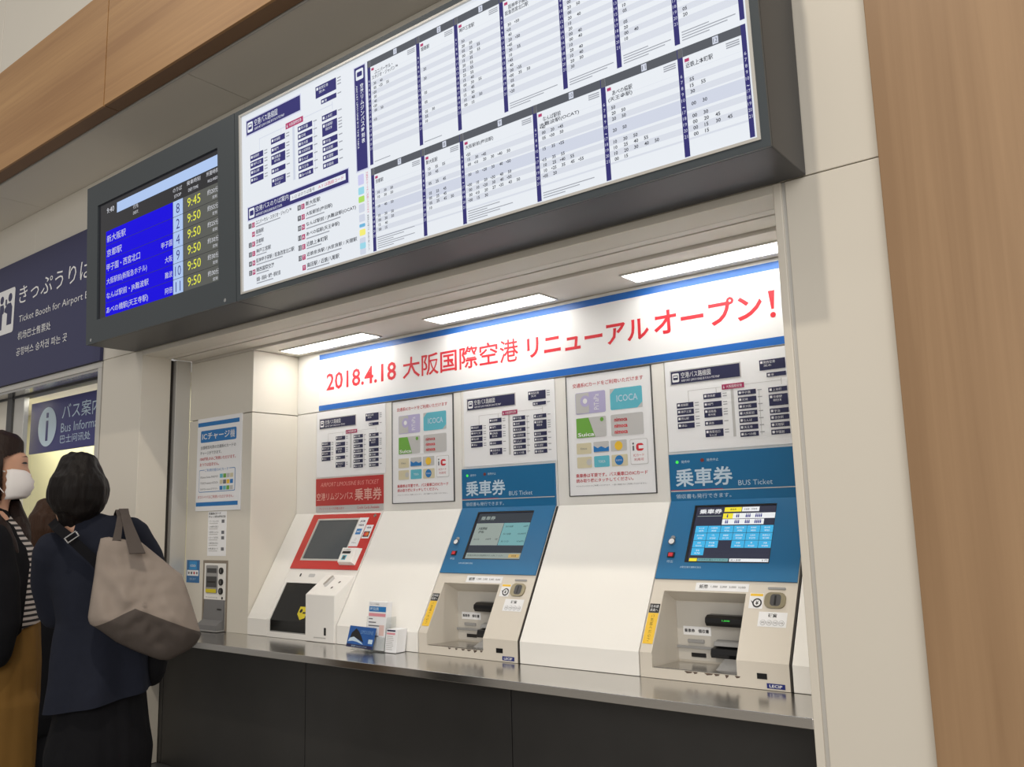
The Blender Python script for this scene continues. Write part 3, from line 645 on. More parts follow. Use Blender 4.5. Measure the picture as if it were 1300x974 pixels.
g = G(o_); g.fround(F, 0.030, 0.128, 0.176, 0.310, 0.008, 0.008, M_GREY, w0=0.004); g.fquad(F, 0.040, 0.122, 0.273, 0.296, 0.0086, M_DGREY); g.fquad(F, 0.036, 0.124, 0.204, 0.256, 0.0086, M_DGREY)
g.fquad(F, 0.045, 0.115, 0.226, 0.233, 0.0092, M_BLACK); g.fround(F, 0.032, 0.122, 0.178, 0.196, 0.0092, 0.004, mat('sticker_lemon', srgb(214, 196, 44), 0.5)); g.build('slot_unit', t)
for v in (0.284, 0.230, 0.187):
    g = G(o_); g.fdisc(F, 0.158, v, 0.016, 0.010, M_BLACK, w0=0.004); g.fquad(F, 0.156, 0.160, v-0.008, v+0.008, 0.0106, M_GREY); g.build('knob', t)
g = G(o_); g.text(F, 'IC card charge', 0.030, 0.152, 0.130, 0.158, 0.0046, M_PGREY); g.fdisc(F, 0.168, 0.154, 0.007, 0.0046, M_BLACK); g.build('lettering', t)

t = thing('charge_poster', 'white poster with blue bars and blue heading plate left of the red machine', 'poster', (-3.79, YP, 1.462)); o_ = t.location
F = wallframe(-3.982, 1.462, YP)
g = G(o_); g.fbox(F, 0, 0.384, 0, 0.472, 0, 0.006, M_PAPER); g.build('board', t, 0.001)
g = G(o_); w1 = 0.0066; w2 = 0.0072; w3 = 0.0078
g.fquad(F, 0.005, 0.365, 0.430, 0.451, w1, M_PBLUE); g.fquad(F, 0.005, 0.365, 0.024, 0.044, w1, M_PBLUE)
g.fround(F, 0.032, 0.342, 0.347, 0.408, w1, 0.008, M_PBLUE); g.text(F, 'ICチャージ', 0.046, 0.360, 0.286, 0.396, w2, M_WHITE, 0.015); g.text(F, '機', 0.290, 0.358, 0.330, 0.398, w2, M_WHITE, 0.005)
g.text(F, '全国相互利用の交通系ICカードの', 0.032, 0.312, 0.340, 0.330, w1, M_PGREY, 0.01); g.text(F, 'チャージができます。', 0.032, 0.284, 0.218, 0.302, w1, M_PGREY, 0.01)
g.text(F, '1000円札のみご利用いただけます。', 0.030, 0.254, 0.340, 0.272, w1, M_PRED, 0.01); g.text(F, 'おつりは出ません。', 0.030, 0.226, 0.200, 0.244, w1, M_PRED, 0.01)
g.fround(F, 0.028, 0.340, 0.094, 0.208, w1, 0.008, M_PBLUE); g.fround(F, 0.031, 0.337, 0.097, 0.205, w2, 0.007, M_PAPER); g.fquad(F, 0.075, 0.290, 0.196, 0.214, w2+.0002, M_PAPER); g.text(F, 'ご利用可能なICカード', 0.080, 0.197, 0.285, 0.212, w3, M_PBLUE)
for r in range(3):
    v = 0.165-r*0.030; g.text(F, ('Kitaca Suica PASMO', 'TOICA manaca ICOCA', 'SUGOCA nimoca はやかけん')[r], 0.042, v, 0.196, v+0.010, w3, M_PGREY)
    for k in range(4): g.fquad(F, 0.212+k*0.029, 0.237+k*0.029, v-0.004, v+0.016, w3, [M_CYAN, M_GREEN, M_LGREY, M_SAND, M_PGREY, M_YELL, M_PBLUE][(r*3+k) % 7])
g.text(F, 'ポストペイはご利用いただけません。', 0.020, 0.062, 0.330, 0.078, w1, M_PRED); g.build('print', t)

t = thing('notice_sheet', 'small white notice of fine black print taped under the blue-barred poster', 'notice', (-3.79, YP, 1.24)); o_ = t.location
F = wallframe(-3.872, 1.240, YP)
g = G(o_); g.fbox(F, 0, 0.158, 0, 0.218, 0, 0.001, M_PAPER); g.build('sheet', t)
g = G(o_); g.text(F, '交通系ICカード', 0.006, 0.202, 0.110, 0.214, 0.0014, M_PBLACK, 0.02); g.text(F, 'チャージ機の操作方法', 0.006, 0.186, 0.150, 0.198, 0.0014, M_PBLACK, 0.02)
for k in range(6):
    v = 0.165-k*0.027; g.text(F, ('1 カードを入れる', '2 金額を選ぶ', '3 紙幣を入れる', '4 カードを取る', '5 領収書を取る', '※係員まで')[k], 0.010, v, 0.092, v+0.010, 0.0014, M_PGREY)
    g.fquad(F, 0.012, 0.086, v-0.008, v-0.004, 0.0014, M_LGREY)
    if k in (0, 2, 3, 5): g.fquad(F, 0.118, 0.142, v-0.004, v+0.012, 0.0014, M_PGREY)
g.build('print', t)

t = thing('instruction_card', 'small blue card with a light blue square stuck left of the charging machine', 'card', (-4.0, YP, 1.106)); o_ = t.location
F = wallframe(-4.050, 1.106, YP)
g = G(o_); g.fbox(F, 0, 0.114, 0, 0.112, 0, 0.0015, mat('card_blue', srgb(52, 112, 168), 0.4)); g.build('card', t)
g = G(o_); g.fquad(F, 0.006, 0.108, 0.034, 0.062, 0.0020, M_PAPER); g.fquad(F, 0.024, 0.092, 0.064, 0.106, 0.0020, mat('print_sky', srgb(60, 150, 214), 0.5)); g.text(F, 'ICOCA', 0.034, 0.078, 0.082, 0.090, 0.0026, M_WHITE, 0.02)
for k, mm in enumerate((M_PGREY, M_PBLACK, M_PRED, M_PGREY)): g.fdisc(F, 0.022+k*0.024, 0.048, 0.007, 0.0026, mm, 10)
g.text(F, '使えます', 0.030, 0.012, 0.084, 0.024, 0.0020, M_OFFW); g.build('print', t)

# ---------------------------------------------------------------- leaflets on the counter
M_ACR = mat('clear_acrylic', srgb(245, 247, 246), 0.08); M_ACR.node_tree.nodes['Principled BSDF'].inputs['Transmission Weight'].default_value = 0.96; M_ACR.node_tree.nodes['Principled BSDF'].inputs['IOR'].default_value = 1.15
t = thing('leaflet_holder', 'tall clear holder of white leaflets with a blue heading on the steel counter', 'leaflet holder', (-2.58, 0.23, ZC+0.001)); o_ = t.location
tilt = lambda u, v, w_: (-2.638+u, 0.205+v*0.10-w_, ZC+0.002+v)
g = G(o_); g.fbox(tilt, 0, 0.108, 0.0, 0.003, -0.052, 0.0, M_ACR); g.fbox(tilt, -0.004, 0.112, 0.0, 0.055, 0.001, 0.003, M_ACR); g.fbox(tilt, -0.004, -0.001, 0.0, 0.13, -0.05, 0.001, M_ACR); g.fbox(tilt, 0.109, 0.112, 0.0, 0.13, -0.05, 0.001, M_ACR); g.build('holder', t)
g = G(o_); g.fbox(tilt, 0.002, 0.106, 0.004, 0.188, -0.028, 0.0, M_PAPER); g.build('leaflets', t)
g = G(o_); F = lambda u, v, w_: tilt(u, v, w_+0.0003); g.text(F, 'リムジンバス時刻表', 0.008, 0.175, 0.062, 0.182, 0.0005, M_PGREY); g.fquad(F, 0.006, 0.102, 0.150, 0.170, 0.0005, M_PBLUE); g.text(F, '時刻表', 0.012, 0.154, 0.062, 0.167, 0.0010, M_OFFW, 0.01)
g.fquad(F, 0.006, 0.102, 0.132, 0.144, 0.0005, mat('print_rose', srgb(226, 150, 160), 0.5))
for k in range(7): g.fquad(F, 0.008, 0.030+0.02*(k % 3), 0.120-k*0.013, 0.124-k*0.013, 0.0005, M_PGREY)
g.fquad(F, 0.070, 0.098, 0.06, 0.10, 0.0005, mat('print_blush', srgb(226, 196, 190), 0.5)); g.build('print', t)

t = thing('leaflet_box', 'small white open box of leaflets with a pink heading, right of the tall holder', 'leaflet box', (-2.49, 0.23, ZC+0.001)); o_ = t.location
tb = lambda u, v, w_: (-2.531+u+v*0.10, 0.206+v*0.06-w_, ZC+0.002+v)
g = G(o_); g.fbox(tb, 0, 0.062, 0, 0.088, -0.052, 0, M_PAPER); g.build('box', t, 0.001)
g = G(o_); F = lambda u, v, w_: tb(u, v, w_+0.0003); g.fquad(F, 0.004, 0.050, 0.080, 0.086, 0.0005, M_NAVY); g.fquad(F, 0.004, 0.050, 0.068, 0.075, 0.0005, MATS['print_rose'])
for k in range(8): g.fquad(F, 0.006, 0.040+0.003*(k % 3), 0.060-k*0.007, 0.0625-k*0.007, 0.0005, M_LGREY)
g.build('print', t)

t = thing('flyer_stand', 'clear stand holding a blue picture flyer in front of the tall leaflets', 'flyer stand', (-2.66, 0.19, ZC+0.001)); o_ = t.location
tf = lambda u, v, w_: (-2.727+u+v*0.08, 0.180+v*0.22-w_, ZC+0.006+v-u*0.02)
g = G(o_); g.fbox(tf, 0.130, 0.134, -0.003, 0.090, -0.006, -0.002, M_ACR); g.fbox(tf, 0.03, 0.145, -0.002, 0.001, -0.022, 0.002, M_ACR); g.build('stand', t)
g = G(o_); g.fbox(tf, 0, 0.152, 0.008, 0.088, -0.001, 0.001, mat('flyer_blue', srgb(42, 92, 164), 0.35, noise=0.3, nscale=25)); g.build('flyer', t)
g = G(o_); F = lambda u, v, w_: tf(u, v, w_+0.001)
g.fquad(F, 0, 0.152, 0.008, 0.020, 0.0005, M_NAVY); g.fpoly(F, [(0.012, 0.036), (0.018, 0.062), (0.040, 0.080), (0.058, 0.070), (0.078, 0.052), (0.096, 0.030), (0.070, 0.038), (0.040, 0.046)], 0.0005, M_PBLACK)
g.fpoly(F, [(0.006, 0.028), (0.012, 0.042), (0.036, 0.048), (0.084, 0.030), (0.096, 0.022), (0.060, 0.030), (0.030, 0.032)], 0.0009, M_OFFW); g.fquad(F, 0.122, 0.146, 0.028, 0.044, 0.0005, M_OFFW)
g.text(F, 'LIMOUSINE', 0.070, 0.062, 0.142, 0.076, 0.0009, mat('print_steel', srgb(120, 160, 206), 0.5)); g.text(F, '空港リムジンバス', 0.030, 0.011, 0.120, 0.017, 0.0009, M_OFFW); g.build('print', t)

# ---------------------------------------------------------------- display boards (front face leans forward a little)
BX, BY0, BZ0, BY1, BZ1 = -4.1393, -0.2477, 2.2764, -0.2800, 3.0683
BLn = math.hypot(BY1-BY0, BZ1-BZ0); bdy, bdz = (BY1-BY0)/BLn, (BZ1-BZ0)/BLn
def bf(u, v, w_): return (BX+u, BY0+v*bdy-w_*bdz, BZ0+v*bdz+w_*bdy)
W_L = lit('board_white', srgb(232, 238, 246), 0.80); L_NAVY = lit('board_navy', srgb(56, 54, 116), 0.8); L_GREYB = lit('board_band', srgb(88, 92, 100), 0.8)
L_TXT = lit('board_text', srgb(96, 98, 104), 0.85); L_INK = lit('board_ink', srgb(64, 66, 74), 0.8); L_PALE = lit('board_pale', srgb(208, 215, 232), 0.80); L_PALE2 = lit('board_stripe', srgb(216, 222, 234), 0.80)
L_PINK = lit('board_pink', srgb(176, 66, 108), 0.85); L_MID = lit('board_mid', srgb(160, 164, 174), 0.75); L_LAV = lit('board_lavender', srgb(200, 204, 226), 0.9)
L_CY = lit('board_cyan', srgb(150, 208, 226), 0.9); L_GR = lit('board_green', srgb(170, 214, 100), 0.9); L_YE = lit('board_yellow', srgb(236, 230, 120), 0.9); L_PB = lit('board_blue', srgb(110, 176, 214), 0.9); L_LI = lit('board_lilac', srgb(196, 196, 232), 0.9); L_RD = lit('board_red', srgb(204, 90, 120), 0.85)
BP = dict(navy=L_NAVY, white=W_L, grey=L_LAV, lgrey=L_PALE, grey2=L_MID, pink=L_PINK)

def casing(g, u0, u1):
    prof = [(BY0+0.006, BZ0), (BY1+0.006, BZ1), (-0.003, BZ1+0.03), (-0.003, BZ0)]
    g.prism(prof, BX+u0, BX+u1, M_SLATE2)
# departure display (left, flat screen)
t = thing('departure_display', 'flat screen departure display in a dark grey casing, blue rows with yellow times', 'display', (BX+0.62, -0.14, BZ0), 'display boards above the opening'); o_ = t.location
g = G(o_); casing(g, 0.0, 1.243); g.build('casing', t, 0.003)
g = G(o_); ring(g, bf, 0.105, 1.122, 0.110, 0.680, 0.0, 1.243, 0.0, 0.792, -0.006, 0.004, M_SLATE); g.build('front_frame', t)
g = G(o_)
for u, v in ((1.168, 0.018), (0.050, 0.018)): g.fdisc(bf, u, v, 0.008, 0.0055, M_CHROME, 12, w0=0.004)
g.build('screw', t)
D_K = lit('led_black', srgb(40, 40, 46), 0.5, True); D_B = lit('led_blue', srgb(18, 0, 214), 0.95); D_L = lit('led_light', srgb(168, 192, 232), 0.95); D_Y = lit('led_yellow', srgb(222, 226, 70), 0.95); D_W = lit('led_white', srgb(206, 208, 216), 0.9); D_N = lit('led_ink', srgb(50, 50, 130), 0.8); D_G = lit('led_grey', srgb(104, 106, 102), 0.6)
g = G(o_); g.fquad(bf, 0.105, 1.122, 0.110, 0.680, -0.004, D_K)
F = lambda u, v, w_: bf(u, v, w_-0.0035)
g.fquad(F, 0.279, 1.122, 0.605, 0.655, 0.0005, D_L)
g.fquad(F, 0.176, 0.767, 0.112, 0.533, 0.0005, D_B); g.fquad(F, 0.770, 0.848, 0.112, 0.533, 0.0005, D_L); g.fquad(F, 0.852, 1.122, 0.112, 0.533, 0.0005, D_G)
for k in range(1, 6): g.fquad(F, 0.176, 1.122, 0.5310-k*0.0705, 0.5330-k*0.0705, 0.0009, D_K)
g.text(F, '9:40', 0.184, 0.622, 0.252, 0.648, 0.001, D_W)
for s_, u0, u1, v in (('行先', 0.430, 0.475, 0.584), ('DEST.', 0.430, 0.478, 0.558), ('のりば', 0.770, 0.842, 0.574), ('STOP', 0.780, 0.836, 0.548), ('発車時刻', 0.880, 0.984, 0.578), ('DEP.TIME', 0.892, 0.968, 0.548), ('所要時間', 1.030, 1.118, 0.578), ('REQUIRED', 1.040, 1.112, 0.548)):
    g.text(F, s_, u0, v, u1, v+(0.020 if s_[0] > 'z' else 0.014), 0.001, D_W)
rows = [('新大阪駅', '', '8', '9:45', '約20分', 0.176), ('京都駅', '', '2', '9:50', '約55分', 0.14), ('甲子園・西宮北口', '甲子園', '4', '9:50', '約25分', 0.306), ('大阪駅前(新阪急ホテル)', '大阪', '9', '9:50', '約30分', 0.366), ('なんば駅前・JR難波駅', '難波', '10', '9:50', '約30分', 0.380), ('あべの橋駅(天王寺駅)', '阿倍', '11', '9:50', '約30分', 0.376)]
for k, (d, r_, pl, tm, et, wd) in enumerate(rows):
    v = 0.533-(k+1)*0.0705
    g.text(F, d, 0.186, v+0.012, 0.186+wd, v+0.048, 0.001, D_W)
    if r_: g.text(F, r_, 0.764-0.030*len(r_), v+0.016, 0.764, v+0.044, 0.001, D_W)
    g.textc(F, pl, 0.809, v+0.012, 0.044, 0.001, D_N, align='c', bold=-0.005, maxw=0.046)
    g.text(F, tm, 0.884, v+0.018, 0.984, v+0.058, 0.001, D_Y); g.text(F, et, 1.036, v+0.032, 1.118, v+0.056, 0.001, D_W); g.text(F, '定刻', 1.072, v+0.008, 1.106, v+0.022, 0.001, D_W)
g.build('screen', t)

# timetable light box (right)
t = thing('timetable_board', 'wide backlit white timetable board in a dark grey casing over the ticket machines', 'display board', (BX+2.35, -0.14, BZ0), 'display boards above the opening'); o_ = t.location
g = G(o_); casing(g, 1.245, 3.4476); g.build('casing', t, 0.003)
g = G(o_); ring(g, bf, 1.276, 3.425, 0.022, 0.770, 1.245, 3.4476, 0.0, 0.792, -0.006, 0.003, M_SLATE); g.build('front_frame', t)
g = G(o_); ring(g, bf, 1.286, 3.416, 0.030, 0.762, 1.276, 3.425, 0.022, 0.770, -0.006, 0.006, M_TRIM); g.build('bezel', t)
g = G(o_); g.fquad(bf, 1.286, 3.416, 0.030, 0.762, -0.002, W_L); g.build('diffuser', t)
g = G(o_); F = lambda u, v, w_: bf(u, v, w_-0.0018)
FM = lambda u, v, w_: F(1.342+(u-0.035)*1.305, 0.401+(v-0.035)*1.305, w_*0.5)
route_map(g, FM, BP)
# second heading and list
g.fquad(F, 1.317, 1.925, 0.311, 0.372, 0.0004, L_LAV); g.fquad(F, 1.322, 1.920, 0.316, 0.368, 0.0008, L_NAVY); g.fround(F, 1.330, 1.365, 0.322, 0.362, 0.0012, 0.005, W_L); g.fround(F, 1.335, 1.360, 0.332, 0.352, 0.0016, 0.004, L_NAVY)
g.text(F, '空港バスのりば案内', 1.373, 0.340, 1.580, 0.362, 0.0012, W_L); g.text(F, 'AIRPORT LIMOUSINE BUS STOPS', 1.373, 0.322, 1.540, 0.332, 0.0012, W_L)
g.fquad(F, 1.590, 1.906, 0.330, 0.354, 0.0012, W_L); g.text(F, '1-12 はのりば番号', 1.604, 0.334, 1.735, 0.349, 0.0016, L_TXT); g.text(F, 'A-Y は路線コード', 1.756, 0.334, 1.895, 0.349, 0.0016, L_RD)
left = [('1', 'U', 'ユニバーサル・スタジオ・ジャパン™', 0.290, 0.222), ('', 'H', '姫路駅', 0.252, 0.05), ('2', 'K', '京都駅', 0.212, 0.05), ('3', 'S', '神戸三宮駅', 0.173, 0.094), ('4', 'N', '阪神甲子園駅 / 阪急西宮北口駅', 0.135, 0.236), ('5', 'M', '関西国際空港', 0.098, 0.112), ('', '', '姫路・淡路島・鳴門・徳島方面', 0.060, 0.150)]
right_ = [('8', 'S', '新大阪駅', 0.290, 0.084), ('9', 'U', '大阪駅前(梅田駅)', 0.249, 0.150), ('10', 'N', 'なんば駅前 / JR難波駅(OCAT)', 0.210, 0.275), ('11', 'A', 'あべの橋駅(天王寺駅)', 0.172, 0.186), ('12', 'E', '近鉄上本町駅', 0.134, 0.120), ('13', 'T', '近鉄奈良駅 / JR奈良駅 / 天理駅', 0.094, 0.276), ('', 'Y', '高田駅 / 近鉄八尾駅', 0.054, 0.180)]
for base, lst in ((1.324, left), (1.632, right_)):
    for n_, c_, s_, v, wd in lst:
        if n_: g.fquad(F, base, base+0.019, v-0.009, v+0.011, 0.0004, L_TXT); g.textc(F, n_, base+0.0095, v-0.005, 0.012, 0.0008, W_L, maxw=0.014)
        if c_: g.fquad(F, base+0.022, base+0.041, v-0.009, v+0.011, 0.0004, L_PINK); g.textc(F, c_, base+0.0315, v-0.005, 0.012, 0.0008, W_L, maxw=0.012)
        g.text(F, s_, base+0.048, v-0.003, base+0.048+wd, v+0.015, 0.0006, L_INK, 0.014); g.fquad(F, base+0.048, base+0.048+wd*0.7, v-0.012, v-0.008, 0.0004, L_MID)
g.build('route_print', t)
# vertical heading and strip of cards
g = G(o_)
g.fquad(F, 1.962, 2.027, 0.338, 0.731, 0.0004, L_LAV); g.fquad(F, 1.967, 2.022, 0.343, 0.727, 0.0008, L_NAVY); g.fround(F, 1.975, 2.014, 0.678, 0.718, 0.0012, 0.005, W_L); g.fround(F, 1.981, 2.008, 0.690, 0.708, 0.0016, 0.004, L_NAVY)
for k, ch in enumerate('空港リムジンバス時刻表'): g.textc(F, ch, 2.004, 0.644-k*0.0205, 0.017 if ch != 'ー' else 0.003, 0.0012, W_L, 0.015)
FV9 = lambda a, b, w_: F(1.974+b, 0.660-a, w_); g.text(FV9, 'AIRPORT LIMOUSINE BUS TIME TABLE', 0, 0, 0.235, 0.008, 0.0012, W_L)
for k, (mm, h) in enumerate(((L_LI, 0.042), (L_CY, 0.030), (L_GR, 0.026), (L_PALE, 0.034), (L_PALE, 0.030), (L_PB, 0.016), (L_YE, 0.026), (L_PALE, 0.024), (L_CY, 0.026), (L_PALE, 0.024))):
    v = [0.290, 0.255, 0.226, 0.190, 0.156, 0.136, 0.106, 0.078, 0.058, 0.038][k]; g.fround(F, 1.970, 2.000, v, v+h-0.004, 0.0006, 0.004, mm)
FV8 = lambda a, b, w_: F(2.011+b, 0.330-a, w_); g.text(FV8, '交通系ICカードをご利用いただけます', 0, 0, 0.15, 0.011, 0.0006, L_RD); g.text(FV8, '乗車券は不要です。読み取り機にタッチ。', 0.156, 0, 0.285, 0.009, 0.0006, L_TXT)
g.build('heading_print', t)
# timetable columns
B2 = [2.037, 2.278, 2.449, 2.740, 2.979, 3.218, 3.396]; B1 = [2.035, 2.275, 2.446, 2.635, 2.855, 3.036, 3.214, 3.396]
H2 = ['6', '7', '8', '9', '10', '~', '17', '18', '19', '20', '21']; H1 = [str(k) for k in range(6, 22)]
g = G(o_)
def column(bar, end, top, bot, hours, v6, num, head, times, notes):
    dv = 0.0166
    g.fquad(F, bar, bar+0.0155, bot, top, 0.0008, L_NAVY)
    g.fquad(F, bar+0.0155, end, top-0.026, top, 0.0004, L_GREYB); g.fquad(F, bar+0.002, bar+0.0155, top-0.026, top, 0.0009, L_TXT)
    mid = (bar+end)/2+0.02; g.fquad(F, mid-0.008, mid+0.008, top-0.023, top-0.003, 0.0008, L_PALE); g.textc(F, num, mid, top-0.019, 0.012, 0.0012, L_TXT, maxw=0.011)
    n = len(hours); g.fquad(F, bar+0.0155, end, v6-(n-0.35)*dv, v6-0.35*dv+dv, 0.0002, L_PALE2)
    for k, h in enumerate(hours):
        v = v6-k*dv
        g.textc(F, h, bar+0.0078, v-0.004, 0.009 if h != '~' else 0.004, 0.0012, L_LAV, maxw=0.010)
        if k % 2 == 0: g.fquad(F, bar+0.0155, end, v-0.35*dv, v+0.6*dv, 0.0004, W_L)
        if h == '~': g.fquad(F, bar+0.0155, end, v-0.9*dv, v+1.3*dv, 0.0006, L_PALE)
        tt = times[k] if k < len(times) else ''
        if tt:
            for j, q in enumerate(tt.split()):
                u = bar+0.030+j*0.0315 if (end-bar) > 0.2 or len(tt.split()) < 5 else bar+0.028+j*0.026
                if u+0.014 > end: break
                g.textc(F, q, u, v-0.004, 0.0100, 0.0010, L_INK, 0.02, maxw=0.0145, align='l')
                if num in '9 10 4' and (j+k) % 3 == 0: g.fdisc(F, u-0.003, v+0.001, 0.0022, 0.0010, L_TXT, 8)
    g.fquad(F, bar+0.020, bar+0.033, top-0.042, top-0.033, 0.0006, L_PINK)
    for j, hline in enumerate(head): g.text(F, hline, bar+0.036 if j == 0 and len(head) > 1 else bar+0.022, top-0.060-j*0.017, bar+0.022+0.0128*min(len(hline), 12)+(0.014 if j == 0 and len(head) > 1 else 0), top-0.045-j*0.017, 0.0008, L_INK, 0.010)
    for j in range(3): g.fquad(F, end-0.042, end-0.006, top-0.036-j*0.006, top-0.033-j*0.006, 0.0006, L_MID)
    for j in range(notes): g.fquad(F, bar+0.022, min(end-0.01, bar+0.10+0.05*((j*7) % 3)), bot+0.006+j*0.0075, bot+0.0085+j*0.0075, 0.0006, L_MID)
T2 = {'7': (['京都駅'], ['', '10 30 50', '10 30 50', '', '10 40 50', '', '10 30 50', '00 30 50', '15 40', '00 15', '']),
      '8': (['新大阪駅'], ['10 35 55', '20 45', '', '05 25 45', '', '05 25 45', '05 25 45', '05 25 45 50', '10', '', '']),
      '9': (['大阪駅前(梅田駅)'], ['55', '15 30 45', '00 10 20 30 40 50', '', '00 10 20 30 40 50', '', '00 10 20 30 40 50', '00 10 20 30 40 50', '00 10 20 27 35 43 50', '00 15 30', '']),
      '10': (['なんば駅前', 'JR難波駅(OCAT)'], ['40', '00 20 45', '05 30 50', '', '15 35 55', '', '15 35 55', '10 25 40 55', '10 25 35 45 55', '05 20', '']),
      '11': (['あべの橋駅', '(天王寺駅)'], ['', '50', '20 50', '20 50', '', '20 50', '', '10 30 50', '10 25 40 55', '10 20 30 40 50', '00 15']),
      '12': (['近鉄上本町駅'], ['', '55', '15 55', '30', '', '00 30', '', '00 30', '00 20 45', '00 15 30 45', '00 15'])}
for k, n_ in enumerate(('7', '8', '9', '10', '11', '12')):
    column(B2[k], B2[k+1], 0.334, 0.036, H2, 0.256, n_, T2[n_][0], T2[n_][1], (6, 0, 5, 3, 0, 0)[k])
g.fquad(F, B2[6], B2[6]+0.013, 0.036, 0.334, 0.0010, L_NAVY)
for k, h in enumerate(H2): g.textc(F, h, B2[6]+0.0065, 0.252-k*0.0166, 0.009 if h != '~' else 0.004, 0.0014, L_LAV, maxw=0.009)
g.build('timetable_print', t)
g = G(o_)
T1 = [('1', ['ユニバーサル・', 'スタジオ・ジャパン™'], ['', '30 40', '05 25 55', '20', '00', '40', '20', '00 50', '', '10', '', '', '', '', '', '']),
      ('2', ['姫路駅'], ['', '', '', '20', '', '30', '', '', '05', '', '05', '', '05 30', '55', '10', '']),
      ('3', ['神戸三宮駅'], ['', '50', '20 50', '05 25 55', '00 20 55', '15 35', '20 55', '25 55', '25 55', '15 40', '00 30 55', '15 45', '15 30', '10 40 50', '00 15', '']),
      ('4', ['阪神甲子園駅', '阪急西宮北口駅'], ['', '', '30 50', '10', '40', '20 50', '45', '30 55', '10', '45', '40', '00 35', '00 35 50', '05', '40', '20']),
      ('5', ['関西国際空港'], ['', '', '', '00', '20 50', '00', '20 40', '10', '20', '00 40', '00 40', '10', '20 40', '10 40', '20 50', '30']),
      ('6', ['近鉄奈良駅'], ['', '', '', '', '20', '', '35', '', '10', '05', '', '05', '20', '00 40', '10', '']),
      ('7', ['高田駅'], ['', '', '', '', '', '10', '', '', '', '', '', '30', '', '05', '20', ''])]
for k, (n_, hd, tm) in enumerate(T1): column(B1[k], B1[k+1], 0.731, 0.347, H1, 0.654, n_, hd, tm, (1, 1, 0, 3, 3, 4, 4)[k] if k else 1)
g.fquad(F, B1[7], B1[7]+0.013, 0.347, 0.731, 0.0010, L_NAVY)
g.build('timetable_print', t)

# ---------------------------------------------------------------- blue wall sign (left)
t = thing('wall_sign', 'large navy ticket booth sign in four languages on the wall left of the display', 'sign', (-5.6, -0.01, 2.28)); o_ = t.location
g = G(o_); g.box(-7.2, -4.470, -0.020, -0.001, 2.276, 3.058, M_SIGN); g.build('panel', t, 0.002)
g = G(o_); F = wallframe(0, 0, -0.0205)
g.text(F, 'きっぷうりば', -5.525, 2.768, -4.600, 2.880, 0.001, M_WHITE, 0.0); g.text(F, 'Ticket Booth for Airport Bus', -5.510, 2.636, -4.56, 2.690, 0.001, M_WHITE, -0.005)
g.text(F, '机场巴士售票处', -5.510, 2.538, -5.072, 2.588, 0.001, M_WHITE, 0.0); g.text(F, '공항버스 승차권 파는 곳', -5.518, 2.438, -4.858, 2.488, 0.001, M_WHITE, 0.0); g.build('lettering', t)
g = G(o_); g.fround(F, -5.87, -5.588, 2.605, 2.894, 0.001, 0.02, M_WHITE)
g.fdisc(F, -5.655, 2.835, 0.028, 0.0016, M_SIGN); g.fpoly(F, [(-5.690, 2.800), (-5.640, 2.800), (-5.618, 2.770), (-5.618, 2.660), (-5.688, 2.660), (-5.688, 2.735), (-5.735, 2.752), (-5.728, 2.772)], 0.0016, M_SIGN)
g.fdisc(F, -5.775, 2.835, 0.026, 0.0016, M_SIGN); g.fpoly(F, [(-5.800, 2.802), (-5.750, 2.802), (-5.735, 2.772), (-5.742, 2.745), (-5.760, 2.740), (-5.760, 2.640), (-5.800, 2.640)], 0.0016, M_SIGN)
g.fpoly(F, [(-5.722, 2.79), (-5.700, 2.79), (-5.700, 2.83), (-5.722, 2.83)], 0.0022, M_SIGN); g.build('pictogram', t)

# ---------------------------------------------------------------- booth window left of the pillar
wd = struct('window_1', (-5.9, 0, 1.5)); o_ = wd.location
g = G(o_); g.box(-7.4, -4.470, -0.006, 0.10, 2.240, 2.272, M_TRIM); g.box(-4.512, -4.472, -0.006, 0.10, 0.9, 2.240, M_TRIM); g.build('window_frame', wd, 0.002)
g = G(o_); g.box(-7.4, -4.514, 0.0, 0.085, 2.225, 2.239, M_STEEL); g.box(-7.4, -4.514, 0.095, 0.16, 2.215, 2.239, M_DGREY); g.box(-7.4, -4.514, 0.165, 0.60, 2.236, 2.27, M_SOFFIT); g.build('lintel', wd)
g = G(o_); g.box(-6.2, -5.90, 0.10, 0.13, 0.9, 2.235, M_CREAM); g.box(-5.885, -5.812, 0.09, 0.12, 0.9, 2.235, M_DGREY); g.box(-5.80, -5.66, 0.10, 0.13, 0.9, 2.235, M_TRIM); g.build('mullion', wd, 0.002)
g = G(o_); g.box(-7.4, -4.514, -0.03, 0.5, 0.87, 0.90, M_STEEL); g.build('window_sill', wd)
g = G(o_); g.box(-7.4, -4.470, 0.0, 0.12, 0.0, 0.868, M_KICK); g.build('apron', wd)
bo = struct('wall_booth', (-5.9, 0.9, 1.2)); o_ = bo.location
for a, b in ((-7.6, -6.7), (-6.7, -5.90), (-5.90, -5.76), (-5.76, -4.9), (-4.9, -4.2)):
    g = G(o_); g.box(a, b-0.004, 0.60, 0.66, 0.0, 2.30, M_BCREAM); g.build('panel', bo)
t = thing('info_sign', 'navy bus information sign with a white letter i, hanging inside the booth window', 'sign', (-5.3, 0.2, 1.86)); o_ = t.location
g = G(o_); g.box(-5.79, -4.60, 0.200, 0.215, 1.865, 2.190, mat('sign_indigo', srgb(52, 54, 120), 0.4)); g.build('panel', t, 0.001)
g = G(o_); F = wallframe(0, 0, 0.1995)
g.fdisc(F, -5.549, 2.024, 0.124, 0.001, M_OFFW, 32); g.fquad(F, -5.566, -5.534, 1.935, 2.062, 0.0016, MATS['sign_indigo']); g.fquad(F, -5.566, -5.534, 2.080, 2.112, 0.0016, MATS['sign_indigo']); g.build('info_symbol', t)
